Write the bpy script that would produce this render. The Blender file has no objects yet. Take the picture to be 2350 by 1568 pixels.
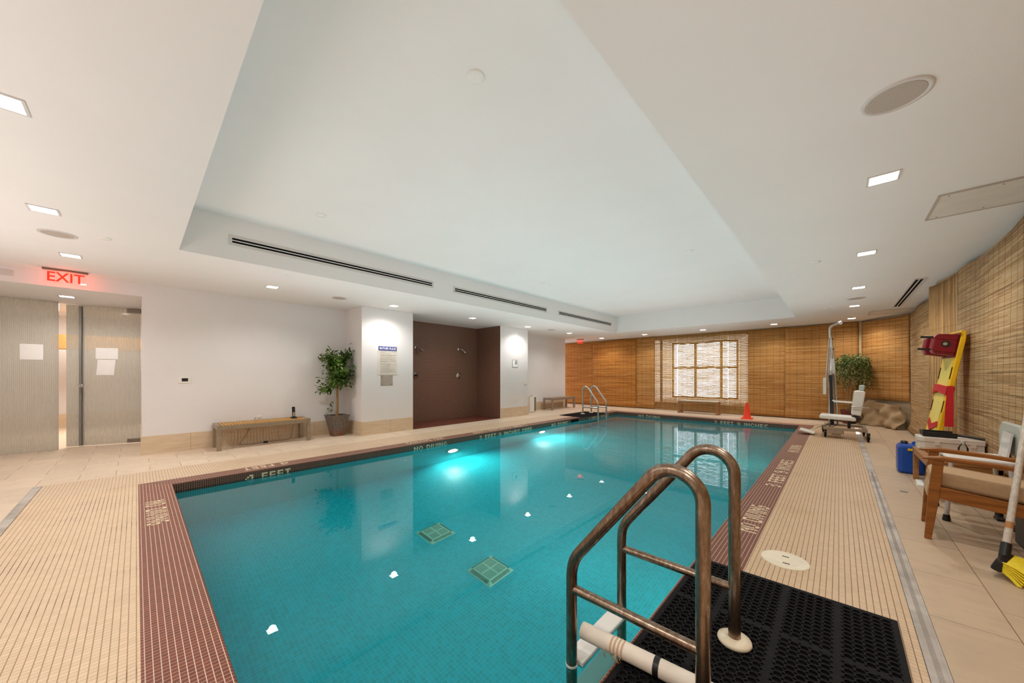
import bpy, math, random
from mathutils import Vector, Matrix, Euler
random.seed(7)
PI = math.pi
S = bpy.context.scene
COL = S.collection

# ------------------------------------------------------------------ helpers
class MB:
    """collects shapes; build() links them as ONE mesh object"""
    def __init__(s):
        s.v, s.f, s.m, s.sm, s.uv = [], [], [], [], {}
        s.cur = 0
    def add(s, vs, fs, smooth=False):
        o = len(s.v)
        s.v += [tuple(x) for x in vs]
        for f in fs:
            s.f.append(tuple(i + o for i in f)); s.m.append(s.cur); s.sm.append(smooth)
        return s
    def box(s, c, d, rot=None):
        x, y, z = d[0] / 2, d[1] / 2, d[2] / 2
        vs = [Vector((a * x, b * y, e * z)) for a in (-1, 1) for b in (-1, 1) for e in (-1, 1)]
        if rot is not None:
            R = Euler(rot).to_matrix() if not isinstance(rot, Matrix) else rot
            vs = [R @ v for v in vs]
        c = Vector(c)
        return s.add([v + c for v in vs], [(0, 1, 3, 2), (4, 6, 7, 5), (0, 4, 5, 1), (2, 3, 7, 6), (0, 2, 6, 4), (1, 5, 7, 3)])
    def bb(s, x0, x1, y0, y1, z0, z1):
        return s.box(((x0 + x1) / 2, (y0 + y1) / 2, (z0 + z1) / 2), (x1 - x0, y1 - y0, z1 - z0))
    def bar(s, p0, p1, w, h, up=(0, 0, 1)):
        p0, p1 = Vector(p0), Vector(p1); d = p1 - p0; L = d.length; d.normalize()
        u = Vector(up)
        if abs(d.dot(u)) > .98: u = Vector((0, 1, 0))
        r = d.cross(u).normalized(); u = r.cross(d).normalized()
        R = Matrix((r, d, u)).transposed()
        return s.box((p0 + p1) / 2, (w, L, h), R)
    def tube(s, path, r, n=12, cap=True, radii=None):
        P = [Vector(p) for p in path]; k = len(P); rings = []; prev = None
        for i in range(k):
            t = (P[min(i + 1, k - 1)] - P[max(i - 1, 0)]).normalized()
            if prev is None:
                a = Vector((0, 0, 1)) if abs(t.z) < .9 else Vector((1, 0, 0))
                a = (a - t * a.dot(t)).normalized()
            else:
                a = (prev - t * prev.dot(t)).normalized()
            prev = a; b = t.cross(a)
            q = radii[i] if radii else r
            rings.append([P[i] + (a * math.cos(2 * PI * j / n) + b * math.sin(2 * PI * j / n)) * q for j in range(n)])
        vs = [v for R in rings for v in R]; fs = []
        for i in range(k - 1):
            for j in range(n):
                fs.append((i * n + j, i * n + (j + 1) % n, (i + 1) * n + (j + 1) % n, (i + 1) * n + j))
        s.add(vs, fs, True)
        if cap:
            s.add(rings[0], [tuple(range(n - 1, -1, -1))]); s.add(rings[-1], [tuple(range(n))])
        return s
    def lathe(s, prof, c=(0, 0, 0), n=24, axis='z', smooth=True):
        vs = []; fs = []; c = Vector(c)
        for (r, h) in prof:
            for j in range(n):
                a = 2 * PI * j / n; x, y = r * math.cos(a), r * math.sin(a)
                p = {'z': (x, y, h), 'x': (h, x, y), 'y': (y, h, x)}[axis]
                vs.append(Vector(p) + c)
        for i in range(len(prof) - 1):
            for j in range(n):
                fs.append((i * n + j, i * n + (j + 1) % n, (i + 1) * n + (j + 1) % n, (i + 1) * n + j))
        s.add(vs, fs, smooth)
        s.add(vs[:n], [tuple(range(n - 1, -1, -1))]); s.add(vs[-n:], [tuple(range(n))])
        return s
    def prism(s, poly, vec):
        vec = Vector(vec); n = len(poly); a = [Vector(p) for p in poly]; b = [p + vec for p in a]
        fs = [tuple(range(n - 1, -1, -1)), tuple(range(n, 2 * n))]
        for i in range(n):
            j = (i + 1) % n; fs.append((i, j, j + n, i + n))
        return s.add(a + b, fs)
    def quad(s, a, b, c, d): return s.add([a, b, c, d], [(0, 1, 2, 3)])
    def ring(s, prof, rect):
        """mitred closed frame: prof = [(inward distance, z)], rect = outer x0,x1,y0,y1"""
        x0, x1, y0, y1 = rect; vs = []; fs = []
        for d, z in prof:
            vs += [(x0 + d, y0 + d, z), (x1 - d, y0 + d, z), (x1 - d, y1 - d, z), (x0 + d, y1 - d, z)]
        for i in range(len(prof) - 1):
            for j in range(4):
                k = (j + 1) % 4; fs.append((i * 4 + j, i * 4 + k, i * 4 + 4 + k, i * 4 + 4 + j))
        return s.add(vs, fs)
    def build(s, name, mats, parent=None, bevel=0, seg=2, loc=None, recalc=True):
        me = bpy.data.meshes.new(name)
        me.from_pydata(s.v, [], s.f)
        for m in (mats if isinstance(mats, (list, tuple)) else [mats]): me.materials.append(m)
        me.polygons.foreach_set('material_index', s.m); me.polygons.foreach_set('use_smooth', s.sm)
        if recalc:
            import bmesh
            bm = bmesh.new(); bm.from_mesh(me)
            bmesh.ops.recalc_face_normals(bm, faces=bm.faces); bm.to_mesh(me); bm.free()
        me.update()
        o = bpy.data.objects.new(name, me); COL.objects.link(o)
        if parent is not None:
            o.parent = parent
            if s_world(parent): o.location = -Vector(parent.location)
        if loc is not None: o.location = loc
        if bevel:
            b = o.modifiers.new('bevel', 'BEVEL'); b.width = bevel; b.segments = seg
            b.limit_method = 'ANGLE'; b.angle_limit = math.radians(40); b.harden_normals = False
        return o

WORLD = set()
def s_world(p): return p.name in WORLD
def tag(o, label=None, cat=None, group=None, kind=None):
    if label: o['label'] = label
    if cat: o['category'] = cat
    if group: o['group'] = group
    if kind: o['kind'] = kind
    return o
def thing(name, label, cat, loc=(0, 0, 0), group=None, rz=0, local=False):
    """Empty at the base; parts are built in world coordinates unless local"""
    o = bpy.data.objects.new(name, None); COL.objects.link(o)
    o.location = loc; o.rotation_euler = (0, 0, rz); o.empty_display_size = .1
    if not local: WORLD.add(o.name)
    return tag(o, label, cat, group)
def struct(o): o['kind'] = 'structure'; return o
def dup(root, loc=None, label=None, rz=None, group=None):
    r = root.copy(); COL.objects.link(r)
    if loc is not None: r.location = loc
    if rz is not None: r.rotation_euler = (0, 0, rz)
    if label: r['label'] = label
    if group: r['group'] = group
    for ch in list(root.children):
        c = ch.copy(); COL.objects.link(c); c.parent = r
        for g in list(ch.children):
            d = g.copy(); COL.objects.link(d); d.parent = c
    return r
def lbl(o, t): o['label'] = t; return o

# ------------------------------------------------------------------ materials
def hexc(h, a=1):
    c = [int(h[i:i + 2], 16) / 255 for i in (0, 2, 4)]
    return tuple((x / 12.92 if x <= .04045 else ((x + .055) / 1.055) ** 2.4) for x in c) + (a,)
class NT:
    def __init__(s, name):
        s.mat = bpy.data.materials.new(name); s.mat.use_nodes = True
        s.t = s.mat.node_tree; s.t.nodes.clear()
        s.out = s.n('ShaderNodeOutputMaterial')
    def n(s, typ, **kw):
        x = s.t.nodes.new(typ)
        for k, v in kw.items(): setattr(x, k, v)
        return x
    def l(s, a, b): s.t.links.new(a, b)
    def val(s, sock, v):
        if hasattr(v, 'is_linked') or isinstance(v, bpy.types.NodeSocket): s.l(v, sock)
        else: sock.default_value = v
    def math(s, op, a, b=0, c=0):
        x = s.n('ShaderNodeMath', operation=op)
        s.val(x.inputs[0], a); s.val(x.inputs[1], b)
        if op in ('MULTIPLY_ADD', 'COMPARE'): s.val(x.inputs[2], c)
        return x.outputs[0]
    def mix(s, f, a, b, blend='MIX'):
        x = s.n('ShaderNodeMix', data_type='RGBA', blend_type=blend)
        s.val(x.inputs[0], f); s.val(x.inputs[6], a); s.val(x.inputs[7], b)
        return x.outputs[2]
    def shmix(s, f, a, b):
        x = s.n('ShaderNodeMixShader'); s.val(x.inputs[0], f); s.l(a, x.inputs[1]); s.l(b, x.inputs[2])
        return x.outputs[0]
    def pos(s):
        g = s.n('ShaderNodeNewGeometry'); x = s.n('ShaderNodeSeparateXYZ'); s.l(g.outputs['Position'], x.inputs[0])
        return g.outputs['Position'], x.outputs[0], x.outputs[1], x.outputs[2]
    def xyz(s, a, b, c=0):
        x = s.n('ShaderNodeCombineXYZ'); s.val(x.inputs[0], a); s.val(x.inputs[1], b); s.val(x.inputs[2], c)
        return x.outputs[0]
    def noise(s, vec, scale, detail=3, rough=.5, out=0):
        x = s.n('ShaderNodeTexNoise'); x.inputs['Scale'].default_value = scale
        x.inputs['Detail'].default_value = detail; x.inputs['Roughness'].default_value = rough
        if vec is not None: s.l(vec, x.inputs['Vector'])
        return x.outputs[out]
    def white(s, vec):
        x = s.n('ShaderNodeTexWhiteNoise', noise_dimensions='3D'); s.l(vec, x.inputs['Vector']); return x.outputs[0]
    def ramp(s, f, stops):
        x = s.n('ShaderNodeValToRGB'); s.val(x.inputs[0], f); e = x.color_ramp.elements
        while len(e) < len(stops): e.new(.5)
        for el, (p, c) in zip(e, stops): el.position = p; el.color = c
        return x.outputs[0]
    def smooth(s, v, a, b):
        x = s.n('ShaderNodeMapRange', interpolation_type='SMOOTHSTEP'); s.val(x.inputs[0], v)
        x.inputs[1].default_value = a; x.inputs[2].default_value = b
        return x.outputs[0]
    def bump(s, h, strength=.3, dist=.01):
        x = s.n('ShaderNodeBump'); x.inputs['Strength'].default_value = strength; x.inputs['Distance'].default_value = dist
        s.val(x.inputs['Height'], h); return x.outputs[0]
    def bsdf(s, col=None, rough=.5, metal=0, normal=None, spec=.5, **kw):
        b = s.n('ShaderNodeBsdfPrincipled')
        if col is not None: s.val(b.inputs['Base Color'], col)
        s.val(b.inputs['Roughness'], rough); s.val(b.inputs['Metallic'], metal)
        s.val(b.inputs['Specular IOR Level'], spec)
        if normal is not None: s.l(normal, b.inputs['Normal'])
        for k, v in kw.items(): s.val(b.inputs[k], v)
        return b.outputs[0]
    def done(s, sh):
        s.l(sh, s.out.inputs['Surface']); return s.mat

def plain(name, col, rough=.5, metal=0, var=.06, scale=8, spec=.5, bump=0):
    """one colour with a little procedural unevenness"""
    m = NT(name); p = m.pos()[0]; n = m.noise(p, scale, 4, .6)
    c = hexc(col) if isinstance(col, str) else col
    d = tuple(max(0, x * (1 - var)) for x in c[:3]) + (1,); e = tuple(min(1, x * (1 + var)) for x in c[:3]) + (1,)
    col = m.ramp(n, [(.3, d), (.7, e)])
    nm = m.bump(m.noise(p, scale * 12, 2), bump, .002) if bump else None
    return m.done(m.bsdf(col, rough, metal, nm, spec))

def mosaic(name, tile, grout, pitch, gw, axes, rough=.35, var=.12, off=(0, 0, 0), grime=0, band=None, gbump=.3):
    """square mosaic; axes = which world axes carry joints; band = (z, tile2, grout2) below that height"""
    m = NT(name); p, x, y, z = m.pos(); cs = [x, y, z]; masks = []; ids = []
    for i, a in enumerate('xyz'):
        if a not in axes: ids.append(0.0); continue
        pt = pitch[i] if isinstance(pitch, tuple) else pitch
        u = m.math('DIVIDE', m.math('ADD', cs[i], off[i]), pt)
        f = m.math('FRACT', u); ids.append(m.math('FLOOR', u))
        e = m.math('ABSOLUTE', m.math('SUBTRACT', f, .5))
        masks.append(m.smooth(e, .5 - gw[i] / pt / 2 - .02, .5 - gw[i] / pt / 2 + .02) if isinstance(gw, tuple)
                     else m.smooth(e, .5 - gw / pt / 2 - .02, .5 - gw / pt / 2 + .02))
    g = masks[0]
    for k in masks[1:]: g = m.math('MAXIMUM', g, k)
    w = m.white(m.xyz(*ids))
    def var2(c): return m.ramp(w, [(0, tuple(v * (1 - var) for v in c[:3]) + (1,)), (1, tuple(min(1, v * (1 + var)) for v in c[:3]) + (1,))])
    t = var2(hexc(tile)); gr = hexc(grout)
    if band:
        bl = m.math('LESS_THAN', z, band[0])
        t = m.mix(bl, t, var2(hexc(band[1]))); gr = m.mix(bl, gr, hexc(band[2]))
    if grime:
        s = m.smooth(m.noise(p, 1.7, 5, .6), .5, .72)
        t = m.mix(m.math('MULTIPLY', s, grime), t, hexc('b8946c'))
        gr = m.mix(m.math('MULTIPLY', m.smooth(m.noise(p, 2.3, 4, .6), .48, .68), .8), gr, hexc('64492e'))
    c = m.mix(g, t, gr)
    nm = m.bump(m.math('SUBTRACT', 1, g), gbump, .0015)
    return m.done(m.bsdf(c, m.math('MULTIPLY_ADD', g, .4, rough), 0, nm, .45))

M = {}
def wallpaint(name, col):
    m = NT(name); p = m.pos()[0]
    n = m.noise(p, 1.3, 4, .6); c = hexc(col)
    cc = m.ramp(n, [(.3, tuple(v * .965 for v in c[:3]) + (1,)), (.75, c)])
    return m.done(m.bsdf(cc, .75, 0, m.bump(m.noise(p, 180, 2), .08, .001), .25))
M['wall'] = wallpaint('white_wall_paint', 'e6e3e3')
M['ceil'] = wallpaint('ceiling_paint', 'e9e6e4')
M['tanwall'] = wallpaint('tan_wall_paint', 'b8a284')
M['brown_y'] = mosaic('brown_mosaic_deck', '6b3626', 'cbb09b', .0236, (.0030, .0016, .0), 'xy', .5, .14)       # bands along y: strong joints across x
M['brown_x'] = mosaic('brown_mosaic_deck_ends', '783a24', 'd8bfae', .0236, (.0018, .0030, .0), 'xy', .5, .14)
M['basin'] = mosaic('pool_tile', '4b2a20', 'b19c86', .0195, .0020, 'yz', .2, .12, band=(-.166, '1cc8d0', '70e0dc'), gbump=.1)
M['basin_x'] = mosaic('pool_tile_ends', '4b2a20', 'b19c86', .0195, .0020, 'xz', .2, .12, band=(-.166, '1cc8d0', '70e0dc'), gbump=.1)
M['poolfloor'] = mosaic('pool_floor_tile', '14c8dc', '70e0e4', .0300, .0022, 'xy', .3, .10, gbump=.1)
M['beige_r'] = mosaic('beige_mosaic_right', 'd2b593', '876b4a', .0265, (.0030, .0014, 0), 'xy', .4, .05, grime=.30)
M['beige_n'] = mosaic('beige_mosaic_near', 'dec4a6', 'ae8e6a', .0265, (.0020, .0036, 0), 'xy', .5, .05, grime=.25)
M['beige_l'] = mosaic('beige_mosaic_left', 'd8c0a4', 'a88a66', .0265, (.0014, .0030, 0), 'xy', .4, .05, grime=.15)
M['shower'] = mosaic('shower_tile', '5f382b', 'a48a78', .0215, .0034, 'yz', .22, .16)
M['shower_x'] = mosaic('shower_tile_side', '5f382b', 'a48a78', .0215, .0034, 'xz', .22, .16)
M['shower_f'] = mosaic('shower_tile_floor', '6b3326', '8a5f4c', .0215, .0018, 'xy', .25, .16)
M['letter_d'] = mosaic('cream_letter_tile', 'ead6b4', '9c7f62', .0236, .0022, 'xy', .35, .05)
M['letter_w'] = plain('cream_letter_wall_tile', 'e6dcbb', .3, 0, .05, 60)

def stone(name, base, side):
    m = NT(name); p, x, y, z = m.pos()
    if side == 'right':
        u = m.math('DIVIDE', m.math('SUBTRACT', x, .0295), .2865); row = m.math('FLOOR', u)
        off = m.math('MULTIPLY', m.math('FLOORED_MODULO', row, 2), .5)
        v = m.math('ADD', m.math('DIVIDE', m.math('SUBTRACT', y, 2.99), .565), off)
        gu = m.math('ABSOLUTE', m.math('SUBTRACT', m.math('FRACT', u), .5)); gv = m.math('ABSOLUTE', m.math('SUBTRACT', m.math('FRACT', v), .5))
        g = m.math('MAXIMUM', m.smooth(gu, .4925, .496), m.smooth(gv, .4965, .498)); jc = hexc('6f5a40')
    else:
        u = m.math('DIVIDE', m.math('ADD', x, 7.29), .3195); row = m.math('FLOOR', u)
        odd = m.math('FLOORED_MODULO', row, 2)
        v = m.math('DIVIDE', m.math('ADD', y, .455), .287)
        gu = m.math('ABSOLUTE', m.math('SUBTRACT', m.math('FRACT', u), .5)); gv = m.math('ABSOLUTE', m.math('SUBTRACT', m.math('FRACT', v), .5))
        g = m.math('MAXIMUM', m.math('MULTIPLY', m.smooth(gu, .493, .496), .45), m.math('MULTIPLY', m.smooth(gv, .490, .494), m.math('SUBTRACT', 1, odd)))
        jc = hexc('9a7a58')
    w = m.white(m.xyz(row, m.math('FLOOR', v)))
    c = hexc(base); st = lambda k: tuple(min(1, a * k) for a in c[:3]) + (1,)
    t = m.ramp(w, [(0, st(.93)), (1, st(1.04))])
    n = m.noise(p, 6, 6, .65); t = m.mix(m.smooth(n, .45, .75), t, st(.86))
    vein = m.noise(m.xyz(m.math('MULTIPLY', x, 3), m.math('MULTIPLY', y, 22)), 1, 4, .6)
    t = m.mix(m.math('MULTIPLY', m.smooth(vein, .5, .7), .35), t, st(1.12))
    sp = m.smooth(m.noise(p, 2.2, 5, .7), .66, .74); t = m.mix(m.math('MULTIPLY', sp, .35), t, hexc('a87a45'))
    return m.done(m.bsdf(m.mix(g, t, jc), .42, 0, m.bump(m.math('SUBTRACT', 1, g), .25, .001), .4))
M['stone_l'] = stone('limestone_floor', 'dfcbb4', 'left')
M['stone_r'] = stone('limestone_floor_right', 'c9b195', 'right')
def basestone():
    m = NT('limestone_base'); p, x, y, z = m.pos()
    u = m.math('DIVIDE', m.math('ADD', y, .01), .605); u2 = m.math('DIVIDE', m.math('ADD', x, .35), .605)
    g = m.math('MAXIMUM', m.smooth(m.math('ABSOLUTE', m.math('SUBTRACT', m.math('FRACT', u), .5)), .4955, .4975), 0)
    vein = m.noise(m.xyz(x, m.math('MULTIPLY', y, 3), m.math('MULTIPLY', z, 24)), 1.4, 5, .6)
    c = m.ramp(vein, [(.3, hexc('cfb697')), (.7, hexc('dccab0'))])
    return m.done(m.bsdf(m.mix(g, c, hexc('a08661')), .45, 0, None, .4))
M['base'] = basestone()

M['steel'] = plain('brushed_steel', 'c9c8c4', .28, 1, .1, 30)
M['chrome'] = plain('chrome', 'd8d8d8', .12, 1, .05, 10)
M['brz'] = None
def agedsteel():
    m = NT('tarnished_steel'); p, x, y, z = m.pos()
    n = m.noise(m.xyz(m.math('MULTIPLY', x, 60), m.math('MULTIPLY', y, 60), m.math('MULTIPLY', z, 14)), 1, 5, .65)
    c = m.ramp(n, [(.25, hexc('6c5648')), (.5, hexc('98826f')), (.8, hexc('c6b6a8'))])
    return m.done(m.bsdf(c, m.ramp(n, [(.3, (.38,) * 3 + (1,)), (.8, (.2,) * 3 + (1,))]), 1))
M['brz'] = agedsteel()
M['white_pl'] = plain('white_plastic', 'e9e6e0', .35, 0, .03)
M['ivory'] = plain('ivory_plastic', 'e6d8bd', .45, 0, .06, 14)
M['pvc'] = plain('dirty_white_pvc', 'e4d8c9', .5, 0, .07, 10)
M['black'] = plain('black_plastic', '161616', .45, 0, .2, 20)
M['rubber'] = plain('black_rubber', '121214', .75, 0, .25, 25, .2)
M['hole'] = plain('dark_opening', '050505', .9, 0, 0, 1, .1)
M['grey_pl'] = plain('grey_green_plastic', 'b4b8ae', .5, 0, .05)
M['grey'] = plain('grey_metal', '8b8b88', .45, .6, .1)
M['greytrim'] = plain('warm_grey_trim', 'cfcac6', .5, 0, .03)
M['orange'] = plain('orange_plastic', 'ff3d14', .45, 0, .06)
M['blue'] = plain('blue_plastic', '0c4aa8', .35, 0, .08, 6)
M['yellow'] = plain('yellow_plastic', 'f2c016', .4, 0, .08, 6)
M['paleyellow'] = plain('faded_yellow_plastic', 'ecd56a', .45, 0, .08, 6)
M['brist'] = plain('yellow_bristles', 'e8cf1e', .6, 0, .15, 60)
M['red'] = plain('red_webbing', 'c4101c', .6, 0, .1, 30)
M['darkred'] = plain('dark_red_foam_vinyl', '7d0f1e', .35, 0, .12, 15)
M['cushion'] = plain('beige_cushion_fabric', 'c2a583', .9, 0, .06, 40, .1, .3)
M['vinyl'] = plain('white_vinyl', 'eae6df', .4, 0, .03)
M['paper'] = plain('white_paper', 'f0f0ee', .7, 0, .02)
M['leaf'] = None
def wood(name, a, b, sc=(3, 40, 40)):
    m = NT(name); tc = m.n('ShaderNodeTexCoord'); mp = m.n('ShaderNodeMapping'); mp.inputs['Scale'].default_value = sc
    m.l(tc.outputs['Object'], mp.inputs[0]); n = m.noise(mp.outputs[0], 1, 5, .6)
    c = m.ramp(n, [(.25, hexc(a)), (.75, hexc(b))])
    return m.done(m.bsdf(c, .42, 0, m.bump(n, .06, .002), .4))
M['teak'] = wood('teak', 'b0803f', 'd9ac66', (40, 4, 40))
M['chairwood'] = wood('varnished_chair_wood', '6e3d12', 'a8682a')
M['tablewood'] = wood('table_wood', '8a5a2c', 'b98650')
M['bench3wood'] = wood('far_bench_wood', '8d6238', 'b98c5a')
M['trunk'] = wood('bark', '7a5a3c', 'a98358', (30, 30, 4))
M['broomwood'] = wood('worn_painted_handle', 'b0a498', 'd9cfc2', (60, 60, 5))
M['cabinet'] = wood('foyer_wood', 'a8743c', 'c8945a')
def leafmat(name, a, b, c):
    m = NT(name); g = m.n('ShaderNodeNewGeometry'); r = g.outputs['Random Per Island']
    col = m.ramp(r, [(0, hexc(a)), (.6, hexc(b)), (1, hexc(c))])
    d = m.bsdf(col, .4, 0, None, .4); t = m.n('ShaderNodeBsdfTranslucent'); m.l(col, t.inputs[0])
    return m.done(m.shmix(.25, d, t.outputs[0]))
M['leaf'] = leafmat('ficus_leaf', '34521c', '587f30', '93b056')
M['leaf2'] = leafmat('drooping_leaf', '3c5420', '667f34', 'd6cf98')
def potmat():
    m = NT('weathered_pot'); p, x, y, z = m.pos(); n = m.noise(p, 40, 6, .7)
    c = m.ramp(n, [(.3, hexc('4c443e')), (.55, hexc('7a7068')), (.75, hexc('9a9088'))])
    rust = m.smooth(z, .17, .02); c = m.mix(m.math('MULTIPLY', rust, m.smooth(m.noise(p, 9, 3), .3, .6)), c, hexc('8a4f22'))
    return m.done(m.bsdf(c, .6, .2, m.bump(n, .2, .003)))
M['pot'] = potmat()
M['maroon'] = plain('maroon_pot', '5a1a16', .5, 0, .1)

def emit(name, col, s):
    m = NT(name); e = m.n('ShaderNodeEmission'); e.inputs[0].default_value = hexc(col); e.inputs[1].default_value = s
    return m.done(e.outputs[0])
M['lamp'] = emit('lit_diffuser', 'fff6ea', 14)
M['uwlamp'] = emit('lit_pool_lens', 'fffbe6', 22)
M['exit'] = emit('lit_red_letters', 'ff2416', 2.2)

def reeds(name, a, b, c, vertical=False, gaps=0, pitch=.155, thread='4a2e14', trans=.25, stain=.3, ln=.4, tk=.6):
    """woven reed blind; UV in metres (u across, v up)"""
    m = NT(name); uvn = m.n('ShaderNodeUVMap'); sp = m.n('ShaderNodeSeparateXYZ'); m.l(uvn.outputs[0], sp.inputs[0])
    u, v = sp.outputs[0], sp.outputs[1]
    if vertical: u, v = v, u
    wob = m.math('MULTIPLY', m.math('SUBTRACT', m.noise(m.xyz(m.math('MULTIPLY', u, 2.2), m.math('MULTIPLY', v, 1.5)), 1, 3), .5), .016)
    vv = m.math('ADD', v, wob)
    r = m.math('DIVIDE', vv, .0105); fr = m.math('FRACT', r); idx = m.math('FLOOR', r)
    seg = m.math('FLOOR', m.math('ADD', m.math('DIVIDE', u, .9), m.math('MULTIPLY', m.white(m.xyz(idx, 3.0)), 5)))
    rnd = m.white(m.xyz(idx, seg))
    coarse = m.noise(m.xyz(m.math('MULTIPLY', u, 1.3), m.math('MULTIPLY', vv, 34)), 1, 4, .6)
    f = m.math('ADD', m.math('MULTIPLY', rnd, .45), m.math('MULTIPLY', coarse, .6))
    col = m.ramp(f, [(.22, hexc(a)), (.5, hexc(b)), (.85, hexc(c))])
    st = m.smooth(m.noise(m.xyz(m.math('MULTIPLY', u, 1.1), m.math('MULTIPLY', v, 3)), 1.6, 5, .65), .52, .75)
    col = m.mix(m.math('MULTIPLY', st, stain), col, hexc('7a5a3c'))
    edge = m.math('MULTIPLY', m.smooth(m.math('ABSOLUTE', m.math('SUBTRACT', fr, .5)), .34, .5), m.math('MULTIPLY_ADD', m.white(m.xyz(idx, seg, 2.0)), .9, .25))
    col = m.mix(m.math('MULTIPLY', edge, .8), col, hexc('3d250e'))
    k2 = m.math('ADD', m.math('DIVIDE', vv, .034), m.math('MULTIPLY', m.noise(m.xyz(m.math('MULTIPLY', u, .8), m.math('MULTIPLY', v, 9)), 1, 2), 1.6))
    gp = m.math('MULTIPLY', m.smooth(m.math('FRACT', k2), .70, .80), m.math('GREATER_THAN', m.white(m.xyz(m.math('FLOOR', k2), m.math('FLOOR', m.math('DIVIDE', u, 1.1)), 5.0)), .62 if not vertical else .35))
    col = m.mix(m.math('MULTIPLY', gp, ln), col, hexc('3a230d'))
    tw = m.math('ADD', u, m.math('MULTIPLY', m.math('SUBTRACT', m.noise(m.xyz(0.0, m.math('MULTIPLY', v, 6)), 1, 2), .5), .02))
    td = m.math('ABSOLUTE', m.math('SUBTRACT', m.math('FRACT', m.math('DIVIDE', tw, pitch)), .5))
    th = m.smooth(td, .5 - .0059 / pitch, .5 - .0028 / pitch)
    col = m.mix(m.math('MULTIPLY', th, tk), col, hexc(thread))
    prof = m.math('SUBTRACT', 1, edge)
    d = m.bsdf(col, .65, 0, m.bump(prof, .5, .003), .25)
    t = m.n('ShaderNodeBsdfTranslucent'); m.l(col, t.inputs[0])
    sh = m.shmix(trans, d, t.outputs[0])
    if gaps:
        g2 = m.noise(m.xyz(m.math('MULTIPLY', u, 1.2), m.math('MULTIPLY', vv, 22)), 1, 3, .55)
        per = m.math('ADD', m.math('DIVIDE', vv, .045), m.math('MULTIPLY', m.noise(m.xyz(m.math('MULTIPLY', u, 2.5), m.math('MULTIPLY', v, 3)), 1, 3), 2.2))
        fine = m.math('ABSOLUTE', m.math('SUBTRACT', m.math('FRACT', per), .5))
        a_ = m.smooth(m.math('ADD', m.math('MULTIPLY', fine, 1.1), m.math('MULTIPLY', g2, .55)), .62 - gaps, .80 - gaps)
        a_ = m.math('MULTIPLY', a_, m.math('SUBTRACT', 1, m.math('MULTIPLY', th, .6)))
        a_ = m.math('MULTIPLY', a_, .85)
        tr = m.n('ShaderNodeBsdfTransparent')
        sh = m.shmix(a_, sh, tr.outputs[0])
    return m.done(sh)
M['reed_o'] = reeds('reed_blind_orange', '9c5a1e', 'c88236', 'dfa257', trans=.15, stain=.3, ln=.25, tk=.5)
M['reed_w'] = reeds('reed_blind_open_weave', '9a6a30', 'c08f4c', 'd8b070', gaps=.07, trans=.4, stain=.2)
M['reed_t'] = reeds('reed_blind_tan', 'a0662e', 'ca8f4b', 'e2b272', trans=.15, stain=.3, ln=.25, tk=.5)
M['reed_g'] = reeds('reed_blind_weathered', '9a744a', 'cba574', 'dfc298', trans=.15, stain=.45, ln=.4, tk=.75)
M['reed_v'] = reeds('reed_blind_upright', '8a5e30', 'c8995f', 'dfbb88', vertical=True, pitch=.62, trans=.15, stain=.35, ln=.85, tk=.3)

def glassdoor():
    m = NT('ribbed_frosted_glass'); p, x, y, z = m.pos()
    f = m.math('FRACT', m.math('DIVIDE', y, .0175)); s = m.smooth(m.math('ABSOLUTE', m.math('SUBTRACT', f, .5)), .18, .3)
    fr = m.bsdf(hexc('dcd8d2'), .25, 0, None, .5); tl = m.n('ShaderNodeBsdfTranslucent'); tl.inputs[0].default_value = hexc('e6e2dc')
    tr = m.n('ShaderNodeBsdfTransparent'); tr.inputs[0].default_value = hexc('dfe4e0')
    frost = m.shmix(.5, fr, tl.outputs[0]); frost = m.shmix(.12, frost, tr.outputs[0])
    gl = m.n('ShaderNodeBsdfGlossy'); gl.inputs['Roughness'].default_value = .05
    fn = m.n('ShaderNodeFresnel'); fn.inputs[0].default_value = 1.45
    clear = m.shmix(.62, m.shmix(.5, fr, tl.outputs[0]), tr.outputs[0])
    return m.done(m.shmix(m.math('MULTIPLY', fn.outputs[0], .8), m.shmix(s, clear, frost), gl.outputs[0]))
M['doorglass'] = glassdoor()
def clearglass(name, tint='ffffff'):
    m = NT(name); tr = m.n('ShaderNodeBsdfTransparent'); tr.inputs[0].default_value = hexc(tint)
    gl = m.n('ShaderNodeBsdfGlossy'); gl.inputs['Roughness'].default_value = .03
    fn = m.n('ShaderNodeFresnel'); fn.inputs[0].default_value = 1.45
    return m.done(m.shmix(fn.outputs[0], tr.outputs[0], gl.outputs[0]))
M['glass'] = clearglass('clear_glass', 'f4f8f8')
M['acryl'] = clearglass('clear_acrylic', 'fffafa')

def water():
    m = NT('pool_water'); p, x, y, z = m.pos()
    amp = m.math('MULTIPLY_ADD', m.smooth(y, 4.2, 9.5), .5, .003)
    n = m.noise(m.xyz(x, m.math('MULTIPLY', y, 1.4)), 7, 3, .5); n2 = m.noise(m.xyz(x, y), 19, 2, .5)
    h = m.math('MULTIPLY', m.math('ADD', n, m.math('MULTIPLY', n2, .35)), amp)
    nm = m.bump(h, .22, .006)
    rf = m.n('ShaderNodeBsdfRefraction'); rf.inputs['IOR'].default_value = 1.333; rf.inputs['Roughness'].default_value = 0; rf.inputs['Color'].default_value = (.62, .985, 1, 1); m.l(nm, rf.inputs['Normal'])
    gl = m.n('ShaderNodeBsdfGlossy'); gl.inputs['Roughness'].default_value = 0; m.l(nm, gl.inputs['Normal'])
    fn = m.n('ShaderNodeFresnel'); fn.inputs['IOR'].default_value = 1.333; m.l(nm, fn.inputs['Normal'])
    return m.done(m.shmix(fn.outputs[0], rf.outputs[0], gl.outputs[0]))
M['water'] = water()

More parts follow.
